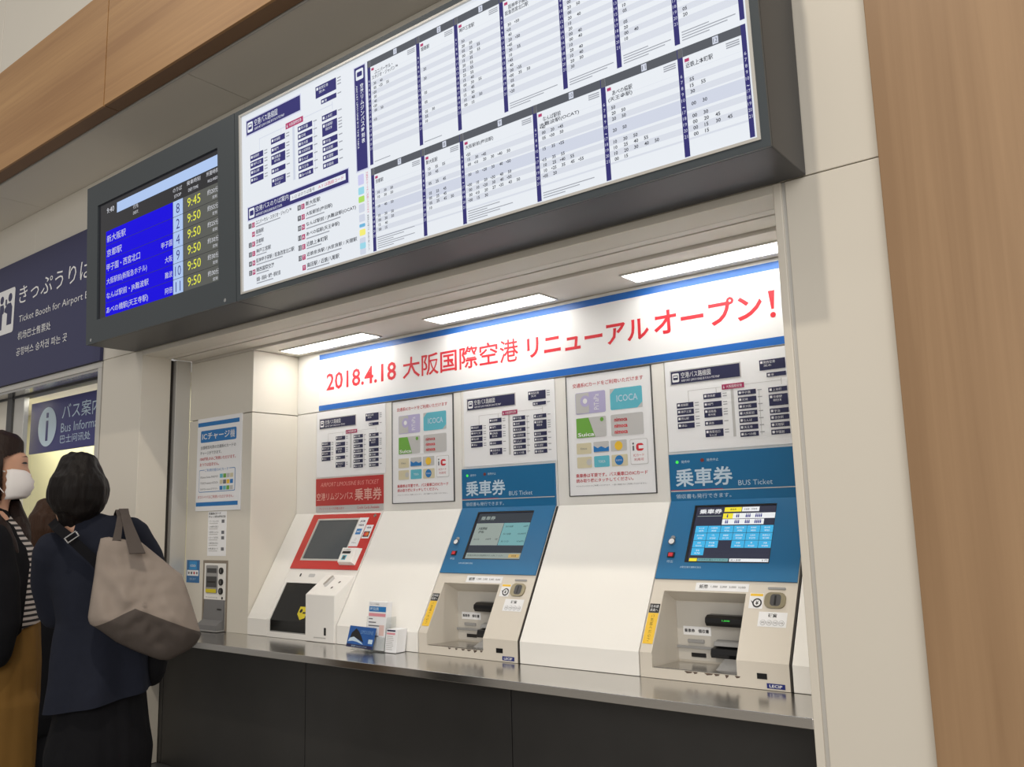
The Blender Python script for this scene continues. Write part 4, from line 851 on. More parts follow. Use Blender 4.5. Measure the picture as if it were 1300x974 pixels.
g = G(o_); g.text(F, 'バス案内', -5.355, 2.050, -4.875, 2.145, 0.001, M_OFFW); g.text(F, 'Bus Information', -5.360, 1.972, -4.755, 2.028, 0.001, M_OFFW, -0.005); g.text(F, '巴士问讯处', -5.365, 1.905, -4.985, 1.955, 0.001, M_OFFW); g.build('lettering', t)
# lamp inside the booth
area('booth_lamp', (-5.6, 0.36, 2.225), 1.8, 0.3, 15, (1.0, 0.98, 0.88))

# ---------------------------------------------------------------- people
from mathutils import noise as mnoise
M_SKIN = mat('skin', srgb(196, 150, 124), 0.5); M_SKIN.node_tree.nodes['Principled BSDF'].inputs['Subsurface Weight'].default_value = 0.05
def hair_mat(name, c):
    return mat(name, c, 0.5, noise=0.45, nscale=14, bump=0.9, stretch=(14, 14, 1.2), spec=0.15)
M_HAIR = hair_mat('hair_black', srgb(21, 17, 16)); M_HAIR2 = hair_mat('hair_dark_brown', srgb(38, 27, 23)); M_HAIR3 = hair_mat('hair_brown', srgb(60, 42, 32))
M_NAVYC = mat('cloth_navy', srgb(29, 32, 43), 0.9, noise=0.12, nscale=40, bump=0.2, spec=0.15); M_BLKC = mat('cloth_black', srgb(20, 20, 23), 0.9, noise=0.15, nscale=30, spec=0.12)
M_MUST = mat('cloth_mustard', srgb(108, 79, 37), 0.85, noise=0.14, nscale=9, spec=0.15); M_TAUPE = mat('canvas_taupe', srgb(140, 129, 120), 0.85, noise=0.07, nscale=16, bump=0.4, spec=0.2)
M_TAUPE2 = mat('canvas_dark', srgb(78, 71, 67), 0.85, noise=0.06, nscale=30, bump=0.2, spec=0.2); M_MASK = mat('mask_white', srgb(222, 218, 216), 0.8)
def stripes_mat():
    m = bpy.data.materials.new('cloth_striped'); m.use_nodes = True; nt = m.node_tree; b = nt.nodes['Principled BSDF']; b.inputs['Roughness'].default_value = 0.9
    tc = nt.nodes.new('ShaderNodeTexCoord'); sp = nt.nodes.new('ShaderNodeSeparateXYZ'); mu = nt.nodes.new('ShaderNodeMath'); mu.operation = 'MULTIPLY'; mu.inputs[1].default_value = 1/0.0185
    fr = nt.nodes.new('ShaderNodeMath'); fr.operation = 'FRACT'; gt = nt.nodes.new('ShaderNodeMath'); gt.operation = 'GREATER_THAN'; gt.inputs[1].default_value = 0.48
    mx = nt.nodes.new('ShaderNodeMix'); mx.data_type = 'RGBA'; mx.inputs[6].default_value = srgb(24, 22, 24); mx.inputs[7].default_value = srgb(186, 178, 172)
    nt.links.new(tc.outputs['Object'], sp.inputs[0]); nt.links.new(sp.outputs[2], mu.inputs[0]); nt.links.new(mu.outputs[0], fr.inputs[0]); nt.links.new(fr.outputs[0], gt.inputs[0])
    nt.links.new(gt.outputs[0], mx.inputs[0]); nt.links.new(mx.outputs[2], b.inputs['Base Color']); return m
M_STRP = stripes_mat()

class Fig:
    """a figure frame: a = to the side, b = forward of the view, z = up; parts are grown from tapered limbs and fused"""
    def __init__(s, P0, v):
        s.P0 = Vector((P0[0], P0[1], 0)); s.v = Vector((v[0], v[1], 0)).normalized(); s.r = Vector((s.v.y, -s.v.x, 0))
    def w(s, a, b, z): return s.P0+s.r*a+s.v*b+Vector((0, 0, z))
def limb(bm_, pts, n=24):
    """pts: (x, y, z, rx, ry) rings stacked along a path; closed with rounded ends"""
    P = [Vector(p[:3]) for p in pts]; rings = []
    for i, p in enumerate(pts):
        d = (P[min(i+1, len(P)-1)]-P[max(i-1, 0)])
        d = d.normalized() if d.length > 1e-6 else Vector((0, 0, 1))
        x = Vector((1, 0, 0)); x = (x-d*x.dot(d))
        if x.length < 0.2: x = Vector((0, 1, 0)); x = x-d*x.dot(d)
        x.normalize(); y = d.cross(x)
        rings.append((P[i], d, x, y, p[3], p[4]))
    allr = []
    p0, d, x, y, rx, ry = rings[0]; r_ = min(rx, ry)
    for k in (0.35, 0.75): allr.append((p0-d*r_*math.sqrt(1-k*k), x, y, rx*k, ry*k))
    for q in rings: allr.append((q[0], q[2], q[3], q[4], q[5]))
    p1, d, x, y, rx, ry = rings[-1]; r_ = min(rx, ry)
    for k in (0.75, 0.35): allr.append((p1+d*r_*math.sqrt(1-k*k), x, y, rx*k, ry*k))
    rows_ = []
    for (c, x, y, rx, ry) in allr:
        rows_.append([bm_.verts.new(c+x*rx*math.cos(2*math.pi*j/n)+y*ry*math.sin(2*math.pi*j/n)) for j in range(n)])
    for A, B in zip(rows_, rows_[1:]):
        for j in range(n): bm_.faces.new((A[j], A[(j+1) % n], B[(j+1) % n], B[j]))
    bm_.faces.new(rows_[0][::-1]); bm_.faces.new(rows_[-1])
def fuse(name, fig, parts, m_, parent, voxel=0.009, smooth=4, fold=0.0, fscale=(9, 9, 3), fn=None, thin=None):
    """voxel-fuse limbs into one continuous surface, relax it, add cloth folds, place it in the world"""
    b_ = bmesh.new()
    for p in parts: limb(b_, p)
    bmesh.ops.recalc_face_normals(b_, faces=b_.faces)
    me = bpy.data.meshes.new(name); b_.to_mesh(me); b_.free()
    o = bpy.data.objects.new(name, me); COL.objects.link(o)
    r_ = o.modifiers.new('r', 'REMESH'); r_.mode = 'VOXEL'; r_.voxel_size = voxel
    if smooth: q = o.modifiers.new('s', 'SMOOTH'); q.iterations = smooth; q.factor = 0.6
    dg = bpy.context.evaluated_depsgraph_get(); m2 = bpy.data.meshes.new_from_object(o.evaluated_get(dg))
    bpy.data.objects.remove(o); bpy.data.meshes.remove(me); m2.name = name
    if fold:
        nrm = [v.normal.copy() for v in m2.vertices]
        for v, nn in zip(m2.vertices, nrm):
            c = v.co; k = mnoise.noise(Vector((c.x*fscale[0], c.y*fscale[1], c.z*fscale[2])))+0.5*mnoise.noise(Vector((c.x*fscale[0]*2.3+5, c.y*fscale[1]*2.3, c.z*fscale[2]*2+3)))
            v.co = c+nn*k*fold
    if fn: fn(m2)
    org = parent.location
    for v in m2.vertices: v.co = fig.w(v.co.x, v.co.y, v.co.z)-org
    m2.materials.clear(); m2.materials.append(m_)
    m2.polygons.foreach_set('use_smooth', [True]*len(m2.polygons))
    o = bpy.data.objects.new(name, m2); COL.objects.link(o); o.parent = parent
    return o
def cut_plane(m2, co, no):
    """a clean hem: drop what lies below the plane"""
    b_ = bmesh.new(); b_.from_mesh(m2)
    bmesh.ops.bisect_plane(b_, geom=b_.verts[:]+b_.edges[:]+b_.faces[:], plane_co=co, plane_no=no, clear_inner=True); b_.to_mesh(m2); b_.free()
def cut_keep(m2, test):
    b_ = bmesh.new(); b_.from_mesh(m2)
    dead = [f for f in b_.faces if not test(f.calc_center_median())]
    bmesh.ops.delete(b_, geom=dead, context='FACES'); b_.to_mesh(m2); b_.free()
def hand(wrist, dirv, side, palm=0.085, spread=(0, 0, -1), curl=0.4):
    """palm and five unequal bent fingers"""
    w_ = Vector(wrist); d = Vector(dirv).normalized(); s_ = Vector(spread); s_ = (s_-d*s_.dot(d)).normalized(); n_ = d.cross(s_)*side
    out = [[(*w_, 0.026, 0.019), (*(w_+d*palm*0.5), 0.038, 0.017), (*(w_+d*palm), 0.036, 0.014)]]
    for k, ln in enumerate((0.066, 0.076, 0.070, 0.054)):
        b0 = w_+d*palm*0.95+s_*(-0.028+0.0185*k); p1 = b0+d*ln*0.5+n_*ln*0.5*curl*0.5; p2 = p1+d*ln*0.35+n_*ln*0.5*curl
        out.append([(*b0, 0.0085, 0.0085), (*p1, 0.008, 0.008), (*p2, 0.0068, 0.0068)])
    b0 = w_+d*palm*0.3-s_*0.03; p1 = b0+d*0.03-s_*0.022+n_*0.01; p2 = p1+d*0.028-s_*0.006+n_*0.01
    out.append([(*b0, 0.012, 0.012), (*p1, 0.010, 0.010), (*p2, 0.008, 0.008)])
    return out
def shoe(x, y, fx=0.0, fy=1.0, ln=0.22):
    return [[(x-fx*0.06, y-fy*0.06, 0.045, 0.033, 0.036), (x+fx*0.02, y+fy*0.02, 0.045, 0.038, 0.034), (x+fx*0.10, y+fy*0.10, 0.034, 0.042, 0.024), (x+fx*(ln-0.06), y+fy*(ln-0.06), 0.028, 0.034, 0.018)]]

# --- woman in navy, seen from behind, tote bag on her right shoulder
t = thing('person', 'short dark haired person seen from behind in a navy tunic and black trousers', 'person', (-2.76, -0.90, 0))
fg = Fig((-2.76, -0.90), (-0.905, 0.426))
head = [[(0, 0.01, 1.42, 0.055, 0.06), (0, 0.02, 1.47, 0.070, 0.085), (0, 0.015, 1.53, 0.076, 0.092), (0, 0.01, 1.575, 0.060, 0.072)], [(0, 0.112, 1.49, 0.010, 0.012), (0, 0.104, 1.525, 0.008, 0.010)],
        [(-0.076, 0.01, 1.48, 0.008, 0.016), (-0.078, 0.005, 1.52, 0.009, 0.020)], [(0.076, 0.01, 1.48, 0.008, 0.016), (0.078, 0.005, 1.52, 0.009, 0.020)]]
body = head+[[(0.01, 0, 1.35, 0.060, 0.055), (0.005, 0.005, 1.44, 0.050, 0.052)],
        [(0.09, 0.01, 0.86, 0.105, 0.085), (0.088, 0.01, 0.98, 0.095, 0.076), (0.088, 0, 1.12, 0.088, 0.072), (0.055, 0, 1.28, 0.110, 0.072), (0.04, 0, 1.35, 0.08, 0.05)],
        [(-0.060, 0.0, 1.32, 0.034, 0.036), (-0.030, 0.09, 1.16, 0.026, 0.026)], [(-0.030, 0.10, 1.15, 0.024, 0.024), (0.0, 0.30, 1.14, 0.024, 0.026)],
        [(0.175, 0.0, 1.34, 0.042, 0.045), (0.235, 0.05, 1.12, 0.036, 0.038)], [(0.235, 0.05, 1.12, 0.034, 0.036), (0.16, 0.27, 1.13, 0.024, 0.026)],
        [(0.035, 0.01, 0.86, 0.066, 0.072), (0.025, 0.02, 0.48, 0.052, 0.056), (0.02, 0, 0.10, 0.036, 0.04)], [(0.142, 0.01, 0.86, 0.066, 0.072), (0.155, 0.02, 0.48, 0.052, 0.056), (0.16, 0, 0.10, 0.036, 0.04)]]
body += hand((0.0, 0.30, 1.14), (0.1, 1, 0.1), 1) + hand((0.16, 0.27, 1.13), (-0.1, 1, 0.1), -1)
fuse('body', fg, body, M_SKIN, t, 0.007, 2)
fuse('hair', fg, [[(-0.006, -0.012, 1.428, 0.048, 0.050), (-0.004, -0.016, 1.450, 0.071, 0.076), (-0.001, -0.016, 1.478, 0.086, 0.092), (0, -0.012, 1.515, 0.090, 0.101), (-0.001, -0.008, 1.545, 0.084, 0.094), (-0.001, -0.004, 1.568, 0.070, 0.078)]],
     M_HAIR, t, 0.0045, 8, 0.006, (34, 34, 9), lambda m: cut_keep(m, lambda c: not (c.y > 0.072 and c.z < 1.55)))
g = G(t.location)
for sx in (-0.03, 0.03): g.add([fg.w(sx+0.011*math.cos(k), 0.1085, 1.528+0.005*math.sin(k)) for k in [math.pi*j/4 for j in range(8)]], [tuple(range(8))], M_PBLACK)
g.add([fg.w(x, 0.1045, z) for x, z in ((-0.022, 1.452), (0.022, 1.452), (0.016, 1.446), (-0.016, 1.446))], [(0, 1, 2, 3)], M_PRED); g.build('face_details', t)
tun = [[(0.090, 0.01, 0.78, 0.158, 0.150), (0.090, 0.01, 0.90, 0.154, 0.142), (0.088, 0.01, 1.00, 0.146, 0.125), (0.085, 0.005, 1.12, 0.130, 0.105), (0.07, 0, 1.24, 0.140, 0.100), (0.05, 0, 1.33, 0.138, 0.088), (0.035, 0, 1.375, 0.095, 0.070), (0.01, 0, 1.405, 0.058, 0.055)],
       [(-0.058, 0.0, 1.325, 0.066, 0.062), (-0.062, 0.05, 1.24, 0.062, 0.060), (-0.045, 0.11, 1.13, 0.054, 0.056)], [(-0.045, 0.11, 1.13, 0.052, 0.054), (-0.005, 0.27, 1.14, 0.042, 0.042)],
       [(0.155, 0.0, 1.372, 0.058, 0.056), (0.205, 0.02, 1.29, 0.056, 0.058), (0.245, 0.05, 1.16, 0.056, 0.056)], [(0.245, 0.05, 1.13, 0.052, 0.052), (0.17, 0.24, 1.13, 0.042, 0.044)],
       [(0.10, 0.0, 1.385, 0.07, 0.045), (0.14, 0, 1.385, 0.05, 0.045)]]
def hem(m):
    cut_plane(m, (0, 0, 0.857), (-0.17, 0, 1))
    for v in m.vertices:
        c = v.co; k = max(0, min(1, (1.15-c.z)/0.25))
        if c.z < 1.1: v.co = c+Vector((0, 1, 0))*0.010*k*math.sin(c.x*48+1)+Vector((1, 0, 0))*0.006*k*math.sin(c.y*50)
fuse('tunic', fg, tun, M_NAVYC, t, 0.007, 6, 0.010, (8, 8, 3.5), hem)
tr = [[(0.096, 0.01, 1.00, 0.100, 0.080), (0.096, 0.01, 0.90, 0.124, 0.110), (0.096, 0.01, 0.72, 0.155, 0.135), (0.096, 0.01, 0.60, 0.150, 0.130)],
      [(0.015, 0.01, 0.62, 0.078, 0.115), (0.012, 0.01, 0.35, 0.080, 0.110), (0.012, 0.01, 0.14, 0.082, 0.110)], [(0.175, 0.01, 0.62, 0.078, 0.115), (0.18, 0.01, 0.35, 0.080, 0.110), (0.18, 0.01, 0.14, 0.082, 0.110)]]
fuse('trousers', fg, tr, M_BLKC, t, 0.010, 3, 0.012, (16, 16, 0.8), lambda m: cut_plane(m, (0, 0, 0.09), (0, 0, 1)))
for x in (0.015, 0.16): fuse('shoe', fg, shoe(x, 0.0), M_BLACK, t, 0.008, 1)

# --- tote bag
t = thing('tote_bag', 'large crumpled taupe canvas tote bag with dark base hanging from the navy tunic shoulder', 'bag', tuple(fg.w(0.2, -0.16, 1.0)))
OUT = [(.066, 1.363), (.084, 1.368), (.179, 1.349), (.235, 1.300), (.28, 1.260), (.300, 1.245), (.324, 1.18), (.345, 1.115), (.364, 1.056), (.350, 1.030), (.324, 1.011), (.272, .988), (.242, .993), (.180, 1.022), (.122, 1.055), (.080, 1.090), (.046, 1.115), (.042, 1.135), (.047, 1.190), (.053, 1.249), (.058, 1.317)]
NA = 96; acc = [0.0]
for i in range(len(OUT)): p, q = OUT[i], OUT[(i+1) % len(OUT)]; acc.append(acc[-1]+math.hypot(q[0]-p[0], q[1]-p[1]))
def outpt(f):
    d = f*acc[-1]
    for i in range(len(OUT)):
        if d <= acc[i+1]+1e-9:
            k = (d-acc[i])/(acc[i+1]-acc[i]); p, q = OUT[i], OUT[(i+1) % len(OUT)]; return (p[0]+(q[0]-p[0])*k, p[1]+(q[1]-p[1])*k)
    return OUT[0]
cxb, czb = 0.19, 1.165; NR = 26
b_ = bmesh.new(); fr_, bk_ = [], []
for j in range(NA):
    o2 = outpt(j/NA); colf, colb = [], []
    for i in range(1, NR+1):
        tt = i/NR; a_, z_ = cxb+(o2[0]-cxb)*tt, czb+(o2[1]-czb)*tt
        bulge = math.sqrt(max(0, 1-tt**2.6)); low = max(0.35, min(1.0, (1.38-z_)/0.25))
        fold = 0.018*mnoise.noise(Vector((a_*16+z_*9, z_*7, 1.0)))+0.010*mnoise.noise(Vector((a_*34, z_*30, 4.0)))
        colf.append(b_.verts.new((a_, -0.155-0.085*bulge*low+fold*bulge, z_)))
        colb.append(colf[-1] if i == NR else b_.verts.new((a_, -0.155+0.03*bulge, z_)))
    fr_.append(colf); bk_.append(colb)
cf = b_.verts.new((cxb, -0.155-0.085, czb)); cb = b_.verts.new((cxb, -0.125, czb))
for j in range(NA):
    k = (j+1) % NA
    b_.faces.new((cf, fr_[j][0], fr_[k][0])); b_.faces.new((cb, bk_[k][0], bk_[j][0]))
    for i in range(NR-1):
        b_.faces.new((fr_[j][i], fr_[j][i+1], fr_[k][i+1], fr_[k][i])); b_.faces.new((bk_[k][i], bk_[k][i+1], bk_[j][i+1], bk_[j][i]))
apex, lf, rg = Vector((.166, 0, 1.156)), Vector((.040, 0, 1.098)), Vector((.370, 0, 1.063))
for A in (lf, rg):
    d = apex-A; bmesh.ops.bisect_plane(b_, geom=b_.verts[:]+b_.edges[:]+b_.faces[:], plane_co=apex, plane_no=(d.z, 0, -d.x))
def is_base(c):
    A = lf if c.x < apex.x else rg; k = (c.x-A.x)/(apex.x-A.x); return c.z < A.z+(apex.z-A.z)*k
bmesh.ops.recalc_face_normals(b_, faces=b_.faces)
for nm, want, mm in (('bag_body', False, M_TAUPE), ('bag_base', True, M_TAUPE2)):
    b2 = b_.copy(); bmesh.ops.delete(b2, geom=[f for f in b2.faces if is_base(f.calc_center_median()) != want], context='FACES')
    for v in b2.verts: v.co = fg.w(*v.co)-t.location
    me = bpy.data.meshes.new(nm); b2.to_mesh(me); b2.free(); me.materials.append(mm); me.polygons.foreach_set('use_smooth', [True]*len(me.polygons))
    o = bpy.data.objects.new(nm, me); COL.objects.link(o); o.parent = t
b_.free()
def ribbon(name, fig, pts, m_, parent, th=0.004):
    """flat strap through (a, b, z, half width) points"""
    g = G(parent.location); P = [Vector(p[:3]) for p in pts]; vs = []
    for i, p in enumerate(pts):
        d = (P[min(i+1, len(P)-1)]-P[max(i-1, 0)]).normalized(); s_ = d.cross(Vector((0, 1, 0)) if abs(d.z) > 0.35 else Vector((0, 0, 1)))
        if len(p) > 4: s_ = Vector(p[4])
        s_.normalize(); n_ = s_.cross(d).normalized()
        for sa, sb in ((-1, -1), (1, -1), (1, 1), (-1, 1)): vs.append(fig.w(*(P[i]+s_*p[3]*sa+n_*th*0.5*sb)))
    fs = [(0, 1, 2, 3), tuple(len(vs)-4+k for k in (3, 2, 1, 0))]
    for i in range(len(pts)-1):
        for k in range(4): fs.append((4*i+k, 4*i+4+k, 4*i+4+(k+1) % 4, 4*i+(k+1) % 4))
    g.add(vs, fs, m_); return g.build(name, parent)
X1 = (1, 0, 0)
ribbon('handle', fg, [(0.167, -0.212, 1.316, 0.022, X1), (0.155, -0.185, 1.355, 0.019, X1), (0.142, -0.13, 1.400, 0.015, X1), (0.134, -0.075, 1.434, 0.013, X1), (0.132, -0.02, 1.452, 0.014, X1), (0.132, 0.045, 1.440, 0.014, X1), (0.125, 0.10, 1.36, 0.014, X1)], M_TAUPE2, t)
ribbon('handle', fg, [(0.110, -0.165, 1.355, 0.012, X1), (0.116, -0.130, 1.395, 0.010, X1), (0.122, -0.080, 1.428, 0.010, X1), (0.120, -0.02, 1.449, 0.012, X1), (0.118, 0.045, 1.436, 0.012, X1), (0.11, 0.10, 1.35, 0.012, X1)], M_TAUPE2, t)

# --- black shoulder bag worn across the body
t = thing('shoulder_bag', 'black crossbody bag at the hip of the navy tunic, silver strap buckle on the back', 'bag', tuple(fg.w(0.22, 0.08, 0.9)))
fuse('bag_body', fg, [[(0.235, 0.03, 0.93, 0.045, 0.075), (0.240, 0.035, 0.97, 0.048, 0.085), (0.238, 0.035, 1.03, 0.038, 0.070)]], M_BLKC, t, 0.008, 3)
D1 = (0.5, 0, 0.5)
ribbon('strap', fg, [(-0.070, 0.02, 1.418, 0.014, D1), (-0.055, -0.060, 1.400, 0.014, D1), (-0.015, -0.112, 1.366, 0.014, D1), (0.05, -0.124, 1.300, 0.014, D1), (0.13, -0.128, 1.20, 0.014, D1), (0.19, -0.125, 1.10, 0.014, D1), (0.245, -0.06, 1.00, 0.014, D1)], M_BLKC, t, 0.003)
g = G(t.location); cb = Vector((-0.012, -0.120, 1.370)); du = Vector((0.80, 0, 0.60)); dv = Vector((-0.60, 0, 0.80))
def FBk(u, v, w_): return fg.w(*(cb+du*u+dv*v+Vector((0, -w_, 0))))
ring(g, FBk, -0.0155, 0.0155, -0.0065, 0.0065, -0.0195, 0.0195, -0.0100, 0.0100, 0, 0.004, M_CHROME); g.build('buckle', t, 0.001)

# --- masked woman at the left edge, turned to the right
t = thing('person', 'long haired person in a white mask, black jacket, striped top and mustard trousers', 'person', (-3.35, -0.82, 0))
fg1 = Fig((-3.35, -0.82), (-0.925, 0.381))
hc = (-0.078, 0.0)
body = [[(-0.070, 0, 1.555, 0.058, 0.052), (-0.074, 0, 1.60, 0.084, 0.068), (-0.080, 0, 1.65, 0.088, 0.072), (-0.080, 0, 1.685, 0.066, 0.058)], [(-0.035, -0.004, 1.535, 0.030, 0.028), (-0.030, -0.004, 1.555, 0.038, 0.036)],
        [(0.014, -0.010, 1.584, 0.010, 0.010), (0.006, -0.009, 1.612, 0.007, 0.008)], [(-0.095, 0, 1.42, 0.045, 0.045), (-0.082, 0, 1.52, 0.042, 0.042)],
        [(-0.07, 0, 0.92, 0.085, 0.12), (-0.07, 0, 1.05, 0.080, 0.115), (-0.07, 0, 1.20, 0.085, 0.12), (-0.08, 0, 1.35, 0.085, 0.14), (-0.09, 0, 1.42, 0.06, 0.09)],
        [(-0.09, -0.15, 1.37, 0.042, 0.042), (-0.08, -0.16, 1.12, 0.036, 0.036)], [(-0.08, -0.16, 1.10, 0.034, 0.034), (0.10, -0.02, 1.02, 0.024, 0.024)],
        [(-0.09, 0.15, 1.37, 0.042, 0.042), (-0.08, 0.16, 1.12, 0.036, 0.036)], [(-0.08, 0.16, 1.10, 0.034, 0.034), (-0.05, 0.13, 0.98, 0.024, 0.024)],
        [(-0.06, -0.075, 0.92, 0.085, 0.075), (-0.05, -0.08, 0.50, 0.055, 0.052), (-0.06, -0.08, 0.10, 0.036, 0.036)], [(-0.06, 0.075, 0.92, 0.085, 0.075), (-0.05, 0.08, 0.50, 0.055, 0.052), (-0.06, 0.08, 0.10, 0.036, 0.036)]]
body += hand((-0.05, 0.13, 0.98), (0.1, -0.2, -1), 1, spread=(1, 0, 0))
body = [p for p in body if not (p[-1][0] == 0.10 and p[-1][2] == 1.02)]+[[(-0.08, -0.16, 1.10, 0.034, 0.034), (-0.06, -0.13, 0.98, 0.024, 0.024)]]+hand((-0.06, -0.13, 0.98), (0.1, 0.2, -1), -1, spread=(1, 0, 0))
fuse('body', fg1, body, M_SKIN, t, 0.007, 2)
hp = [[(-0.095, 0.0, 1.56, 0.075, 0.078), (-0.100, 0, 1.62, 0.100, 0.088), (-0.090, 0, 1.665, 0.102, 0.086), (-0.078, 0, 1.695, 0.074, 0.064)],
      [(-0.150, 0, 1.60, 0.045, 0.075), (-0.150, 0, 1.45, 0.045, 0.095), (-0.140, 0, 1.30, 0.040, 0.090)],
      [(-0.095, 0.070, 1.58, 0.040, 0.016), (-0.06, 0.075, 1.47, 0.042, 0.026), (-0.035, 0.085, 1.37, 0.034, 0.026), (-0.04, 0.09, 1.28, 0.022, 0.020)],
      [(-0.125, -0.070, 1.58, 0.038, 0.016), (-0.120, -0.085, 1.46, 0.040, 0.026), (-0.080, -0.105, 1.39, 0.050, 0.030), (-0.045, -0.125, 1.31, 0.045, 0.030), (-0.04, -0.13, 1.24, 0.026, 0.020)],
      [(-0.040, 0.055, 1.50, 0.030, 0.030), (-0.015, 0.03, 1.42, 0.040, 0.045), (0.005, -0.01, 1.36, 0.030, 0.045), (0.010, -0.02, 1.31, 0.018, 0.03)]]
fuse('hair', fg1, hp, M_HAIR2, t, 0.0045, 8, 0.006, (26, 26, 5), lambda m: cut_keep(m, lambda c: not (c.x > -0.070 and c.z < 1.675-0.5*max(0, -c.x-0.02) and c.y < 0.062 and c.z > 1.50)))
# mask: a pleated shell over nose, cheeks and chin with ear loops
g = G(t.location); rows_m = []
for i in range(9):
    z = 1.508+i*0.0125; row = []; f = i/8
    for j in range(13):
        an = math.radians(-88+j*176/12); R1 = 0.060+0.022*math.sin(math.pi*min(1, f*1.05))+0.004*(i % 2)
        ext = 0.040*math.sin(math.pi*(0.15+0.72*f)) 
        row.append(fg1.w(-0.062+(0.052+ext)*math.cos(an)*1.0+0.004*(i % 2), (0.040+0.030*math.sin(math.pi*(0.25+0.5*f)))*math.sin(an)-0.004, z+0.012*(1-math.cos(an))*(f-0.5)))
    rows_m.append(row)
vs = [p for r_ in rows_m for p in r_]; fs = [(i*13+j, i*13+j+1, (i+1)*13+j+1, (i+1)*13+j) for i in range(8) for j in range(12)]
g.add(vs, fs, M_MASK); o = g.build('mask', t, smooth=True); q = o.modifiers.new('t', 'SOLIDIFY'); q.thickness = 0.002
g = G(t.location)
for sgn in (-1, 1):
    for z0, z1 in ((1.600, 1.612), (1.525, 1.590)):
        g.add([fg1.w(-0.062, sgn*0.070, z0), fg1.w(-0.062, sgn*0.070, z0+0.004), fg1.w(-0.115, sgn*0.080, z1+0.004), fg1.w(-0.115, sgn*0.080, z1)], [(0, 1, 2, 3)], M_MASK)
g.build('ear_loop', t)
g = G(t.location)
def eye_pt(an, z, R1=0.0): an = math.radians(an); return fg1.w(-0.078+(0.0885+R1)*math.cos(an), (0.0735+R1)*math.sin(an), z)
for s_ in (-1, 1):
    g.add([eye_pt(s_*a_, 1.634+dz, 0.001) for a_, dz in ((20, 0), (27, 0.005), (36, 0.0045), (44, -0.001), (36, -0.003), (27, -0.003))], [(0, 1, 2, 3, 4, 5)], M_PBLACK)
    g.add([eye_pt(s_*a_, 1.655+dz, 0.001) for a_, dz in ((16, 0), (28, 0.006), (46, 0.001), (28, 0.002))], [(0, 1, 2, 3)], M_HAIR2)
g.build('eyes_and_brows', t)
sh = [[(-0.065, 0, 1.00, 0.120, 0.150), (-0.05, 0, 1.08, 0.132, 0.155), (-0.045, 0, 1.20, 0.128, 0.150), (-0.055, 0, 1.30, 0.108, 0.150), (-0.08, 0, 1.38, 0.085, 0.12), (-0.09, 0, 1.43, 0.055, 0.06)]]
fuse('striped_top', fg1, sh, M_STRP, t, 0.008, 3, 0.006, (9, 9, 4), lambda m: cut_plane(m, (0, 0, 1.048), (-0.25, 0, 1)))
jk = [[(-0.09, 0, 0.98, 0.120, 0.168), (-0.07, 0, 1.08, 0.142, 0.176), (-0.065, 0, 1.20, 0.142, 0.172), (-0.075, 0, 1.30, 0.122, 0.170), (-0.095, 0, 1.38, 0.095, 0.14), (-0.10, 0, 1.42, 0.07, 0.08)],
      [(-0.09, -0.14, 1.36, 0.062, 0.060), (-0.065, -0.17, 1.22, 0.070, 0.060), (-0.050, -0.18, 1.08, 0.070, 0.058), (-0.060, -0.18, 0.98, 0.058, 0.050)],
      [(-0.09, 0.14, 1.36, 0.060, 0.060), (-0.08, 0.17, 1.10, 0.055, 0.052)], [(-0.08, 0.17, 1.10, 0.05, 0.048), (-0.05, 0.15, 0.99, 0.04, 0.04)]]
fuse('jacket', fg1, jk, M_BLKC, t, 0.008, 4, 0.008, (9, 9, 4), lambda m: cut_plane(m, (0.028, 0, 1.2), (-1, 0, 0.06)))
mt_ = [[(-0.03, 0, 1.06, 0.105, 0.130), (-0.03, 0, 0.93, 0.120, 0.150), (-0.03, 0, 0.78, 0.122, 0.160)],
       [(-0.03, -0.085, 0.80, 0.118, 0.080), (-0.03, -0.09, 0.45, 0.112, 0.085), (-0.04, -0.09, 0.14, 0.105, 0.085)], [(-0.03, 0.085, 0.80, 0.118, 0.080), (-0.03, 0.09, 0.45, 0.112, 0.085), (-0.04, 0.09, 0.14, 0.105, 0.085)]]
fuse('trousers', fg1, mt_, M_MUST, t, 0.009, 3, 0.010, (14, 14, 1.2), lambda m: cut_plane(m, (0, 0, 0.09), (0, 0, 1)))
for y in (-0.08, 0.08): fuse('shoe', fg1, shoe(-0.06, y, 1.0, 0.0), M_BLACK, t, 0.008, 1)

